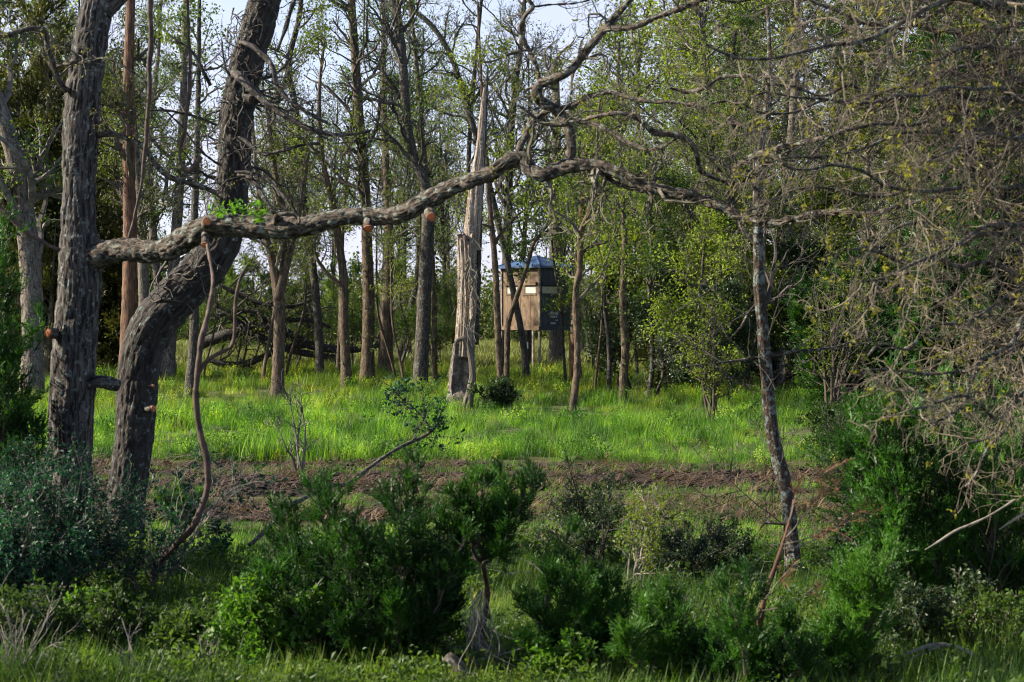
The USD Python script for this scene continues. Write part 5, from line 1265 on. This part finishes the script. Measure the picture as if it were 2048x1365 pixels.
# dead cedar sapling with rusty twigs
P, R = spline([(1500, 1345, 14), (1512, 1290, 14), (1522, 1230, 12), (1534, 1180, 10), (1552, 1130, 9), (1568, 1080, 7), (1580, 1040, 6), (1588, 1000, 4)], 0.03, 7.6)
dc = thing("dead_cedar", "dead cedar sapling with rusty twigs in front of the blotched slim tree", "dead tree", P[0])
V, F, K = bigtube(P, R, 12, 0.002, 50, 12, 2, 0, 0.12)
part(dc, "stem", V, F, "red_bark", True, K)
rng = np.random.default_rng(45)
br = [[(1524, 1222, 3.5), (1570, 1212, 3.0), (1610, 1190, 2.0), (1650, 1160, 1.5)], [(1530, 1200, 3.0), (1560, 1160, 2.5), (1600, 1120, 2.0)], [(1566, 1098, 3.5), (1600, 1092, 3.0), (1650, 1068, 2.5), (1700, 1040, 2.0), (1745, 1025, 1.5)], [(1572, 1075, 3.0), (1610, 1030, 2.5), (1640, 990, 2.0), (1680, 970, 1.5)], [(1566, 1090, 2.5), (1620, 1075, 2.5), (1680, 1050, 1.5)], [(1580, 1040, 2.5), (1592, 990, 2.0), (1600, 950, 1.5)], [(1585, 1010, 2.0), (1630, 960, 1.5), (1690, 925, 1.2)]]
sk = []
for q_ in br:
    Pb, Rb = spline(q_, 0.02, 7.5)
    V, F, K = bigtube(Pb, Rb, 8, 0.001, 50, 12, 3, 0, 0.1)
    part(dc, "branch", V, F, "twig_tan", True, K)
    sk.append(Pb[np.linspace(0, len(Pb) - 1, 10).astype(int)])
a, ra = kids(np.array(sk), np.full((len(sk), 10), 0.003), 16, rng, 0.45, 1.0, (0.3, 0.8), 0.28, 0.5, 6, 0.2, 0.05, 0.0012)
b, rb = kids(a, ra, 6, rng, 0.1, 1.0, (0.3, 0.9), 0.6, 0.7, 4, 0.25, 0.0, 0.0008)
V, F = join(tubes(a, ra, 3), tubes(b, rb, 3))
part(dc, "rusty_twigs", V, F, "rust_twig", kind="stuff")

# fallen things
def fallen(name, label, paths, Y, mat="dead_pale", cat="branch", pn="branch", sides=10, ds=0.03, amp=0.002):
    th = None
    for q_ in paths:
        P, R = spline(q_, ds, Y)
        if th is None:
            th = thing(name, label, cat, P[0])
        V, F, K = bigtube(P, R, sides, amp, 40, 12, len(q_), 0, 0.15)
        part(th, pn, V, F, mat, True, K)
    return th


fallen("arched_dead_branch", "pale dead branch arching low over the grass in the lower right corner",
       [[(1730, 1332, 4), (1780, 1318, 6), (1830, 1302, 7), (1872, 1289, 8), (1910, 1294, 8), (1950, 1312, 8), (1985, 1332, 7), (2015, 1352, 6), (2060, 1372, 5)], [(1880, 1292, 6), (1845, 1306, 5), (1810, 1326, 4), (1790, 1345, 3)], [(1870, 1289, 4), (1890, 1310, 4), (1905, 1335, 3)]], 7.9)
fallen("rotting_log", "short grey rotting log lying at the foot of the dark cedar bush", [[(893, 1312, 22), (912, 1332, 32), (930, 1360, 36), (945, 1400, 34)]], 7.8, "grey_bark", "log", "log", 24, 0.02, 0.006)
fallen("bare_pale_branch", "pale lichened branch crossing in front of the big right cedar", [[(1850, 1100, 2), (1895, 1072, 5), (1915, 1060, 5), (1940, 1050, 5), (1985, 1028, 4), (2030, 1000, 5)], [(1998, 1060, 3), (2020, 1045, 5), (2060, 1020, 5)]], 8.0, "dead_pale")
rng = np.random.default_rng(91)
tp, tr = [], []
for k in range(34):
    u0 = rng.uniform(940, 975)
    c = np.array([[u0, 1210 + rng.uniform(-40, 30)], [u0 + rng.normal(0, 14), 1270], [u0 + rng.normal(15, 30), 1320 + rng.normal(0, 15)], [u0 + rng.normal(30, 50), 1350 + rng.normal(0, 20)]])
    t = np.linspace(0, 3, 14)
    uv = CubicSpline(np.arange(4), c)(t)
    tp.append(at(uv[:, 0], uv[:, 1], 8.0 + 0.15 * rng.normal() + 0.06 * np.sin(t * 2 + k)))
    tr.append(np.full(14, rng.uniform(0.001, 0.0026)))
V, F = tubes(np.array(tp), np.array(tr), 5)
dv = thing("dry_vine_tangle", "tangle of dry pale vines hanging to the ground right of the dark cedar bush", "vine", tp[0][-1])
part(dv, "stems", V, F, "dead_pale")

# fallen tree in the shade at the far side of the clearing
rng = np.random.default_rng(93)
fr = []
for q_ in ([(400, 690, 20), (470, 665, 22), (540, 655, 20), (620, 690, 18), (700, 700, 14), (760, 690, 8)], [(410, 590, 10), (470, 640, 14), (530, 680, 16), (600, 705, 14), (680, 715, 10)], [(430, 640, 10), (480, 620, 12), (540, 640, 12), (600, 640, 9), (660, 655, 6)], [(420, 720, 12), (480, 730, 14), (560, 700, 12), (640, 690, 10)], [(440, 570, 7), (500, 600, 10), (560, 615, 9), (620, 600, 6)]):
    fr.append(q_)
ft = fallen("fallen_tree", "fallen tree with dark sprawling limbs lying across the far side of the clearing", fr, 53, "dark_oak_bark", "fallen tree", "limb", 12, 0.12, 0.02)
sk = np.stack([spline(q_, 0.1, 53)[0][np.linspace(0, 1, 12).__mul__(len(spline(q_, 0.1, 53)[0]) - 1).astype(int)] for q_ in fr])
a, ra = kids(sk, np.full((len(fr), 12), 0.06), 16, rng, 0.05, 1.0, (0.5, 1.3), 1.0, 0.6, 8, 0.3, 0.2, 0.016, length=1.5)
b, rb = kids(a, ra, 5, rng, 0.2, 1.0, (0.5, 1.2), 0.55, 0.6, 5, 0.3, 0.1, 0.010)
V, F = join(tubes(a, ra, 4), tubes(b, rb, 3))
part(ft, "branches", V, F, "twig_dark")
p, d = along(b, 4, rng, 0.2)
V, F = leaves(p, d, 0.08, rng, 0.6, 0.9, 0.05)
part(ft, "leaves", V, F, "leaf_olive", kind="stuff")
fallen("root_stump", "small weathered root stump in the leaf litter right of the ivied brown trunk", [[(1302, 828, 16), (1306, 815, 18), (1312, 803, 10)], [(1306, 815, 8), (1325, 818, 6), (1340, 828, 4)], [(1306, 814, 7), (1290, 822, 5), (1280, 830, 3)], [(1310, 808, 6), (1326, 800, 4)]], 33, "brown_bark", "stump", "root", 9, 0.06, 0.01)

# ------------------------------------------------------------------ trees beside the view, which shade the foreground
u_ = [(-10.5, 5.8, 0.9), (-9.0, 1.5, 0.85), (-17.0, 8.0, 1.0)]
place(lambda loc, rz, s: shape_tree("edge_tree", "leafy tree of the wood's edge beside the foreground at the left", "tree", 107, 8.5, (18, 5, 5), 2.4, "leaf_green", 0.12, 3, loc, "dusk_bark", "twig_dark", 0.13, 0.1, "trees of the wood's edge at the left", rt=0.008, rz=rz, scale=s), [(a, b, c, 1.7 * k) for k, (a, b, c) in enumerate(u_)])
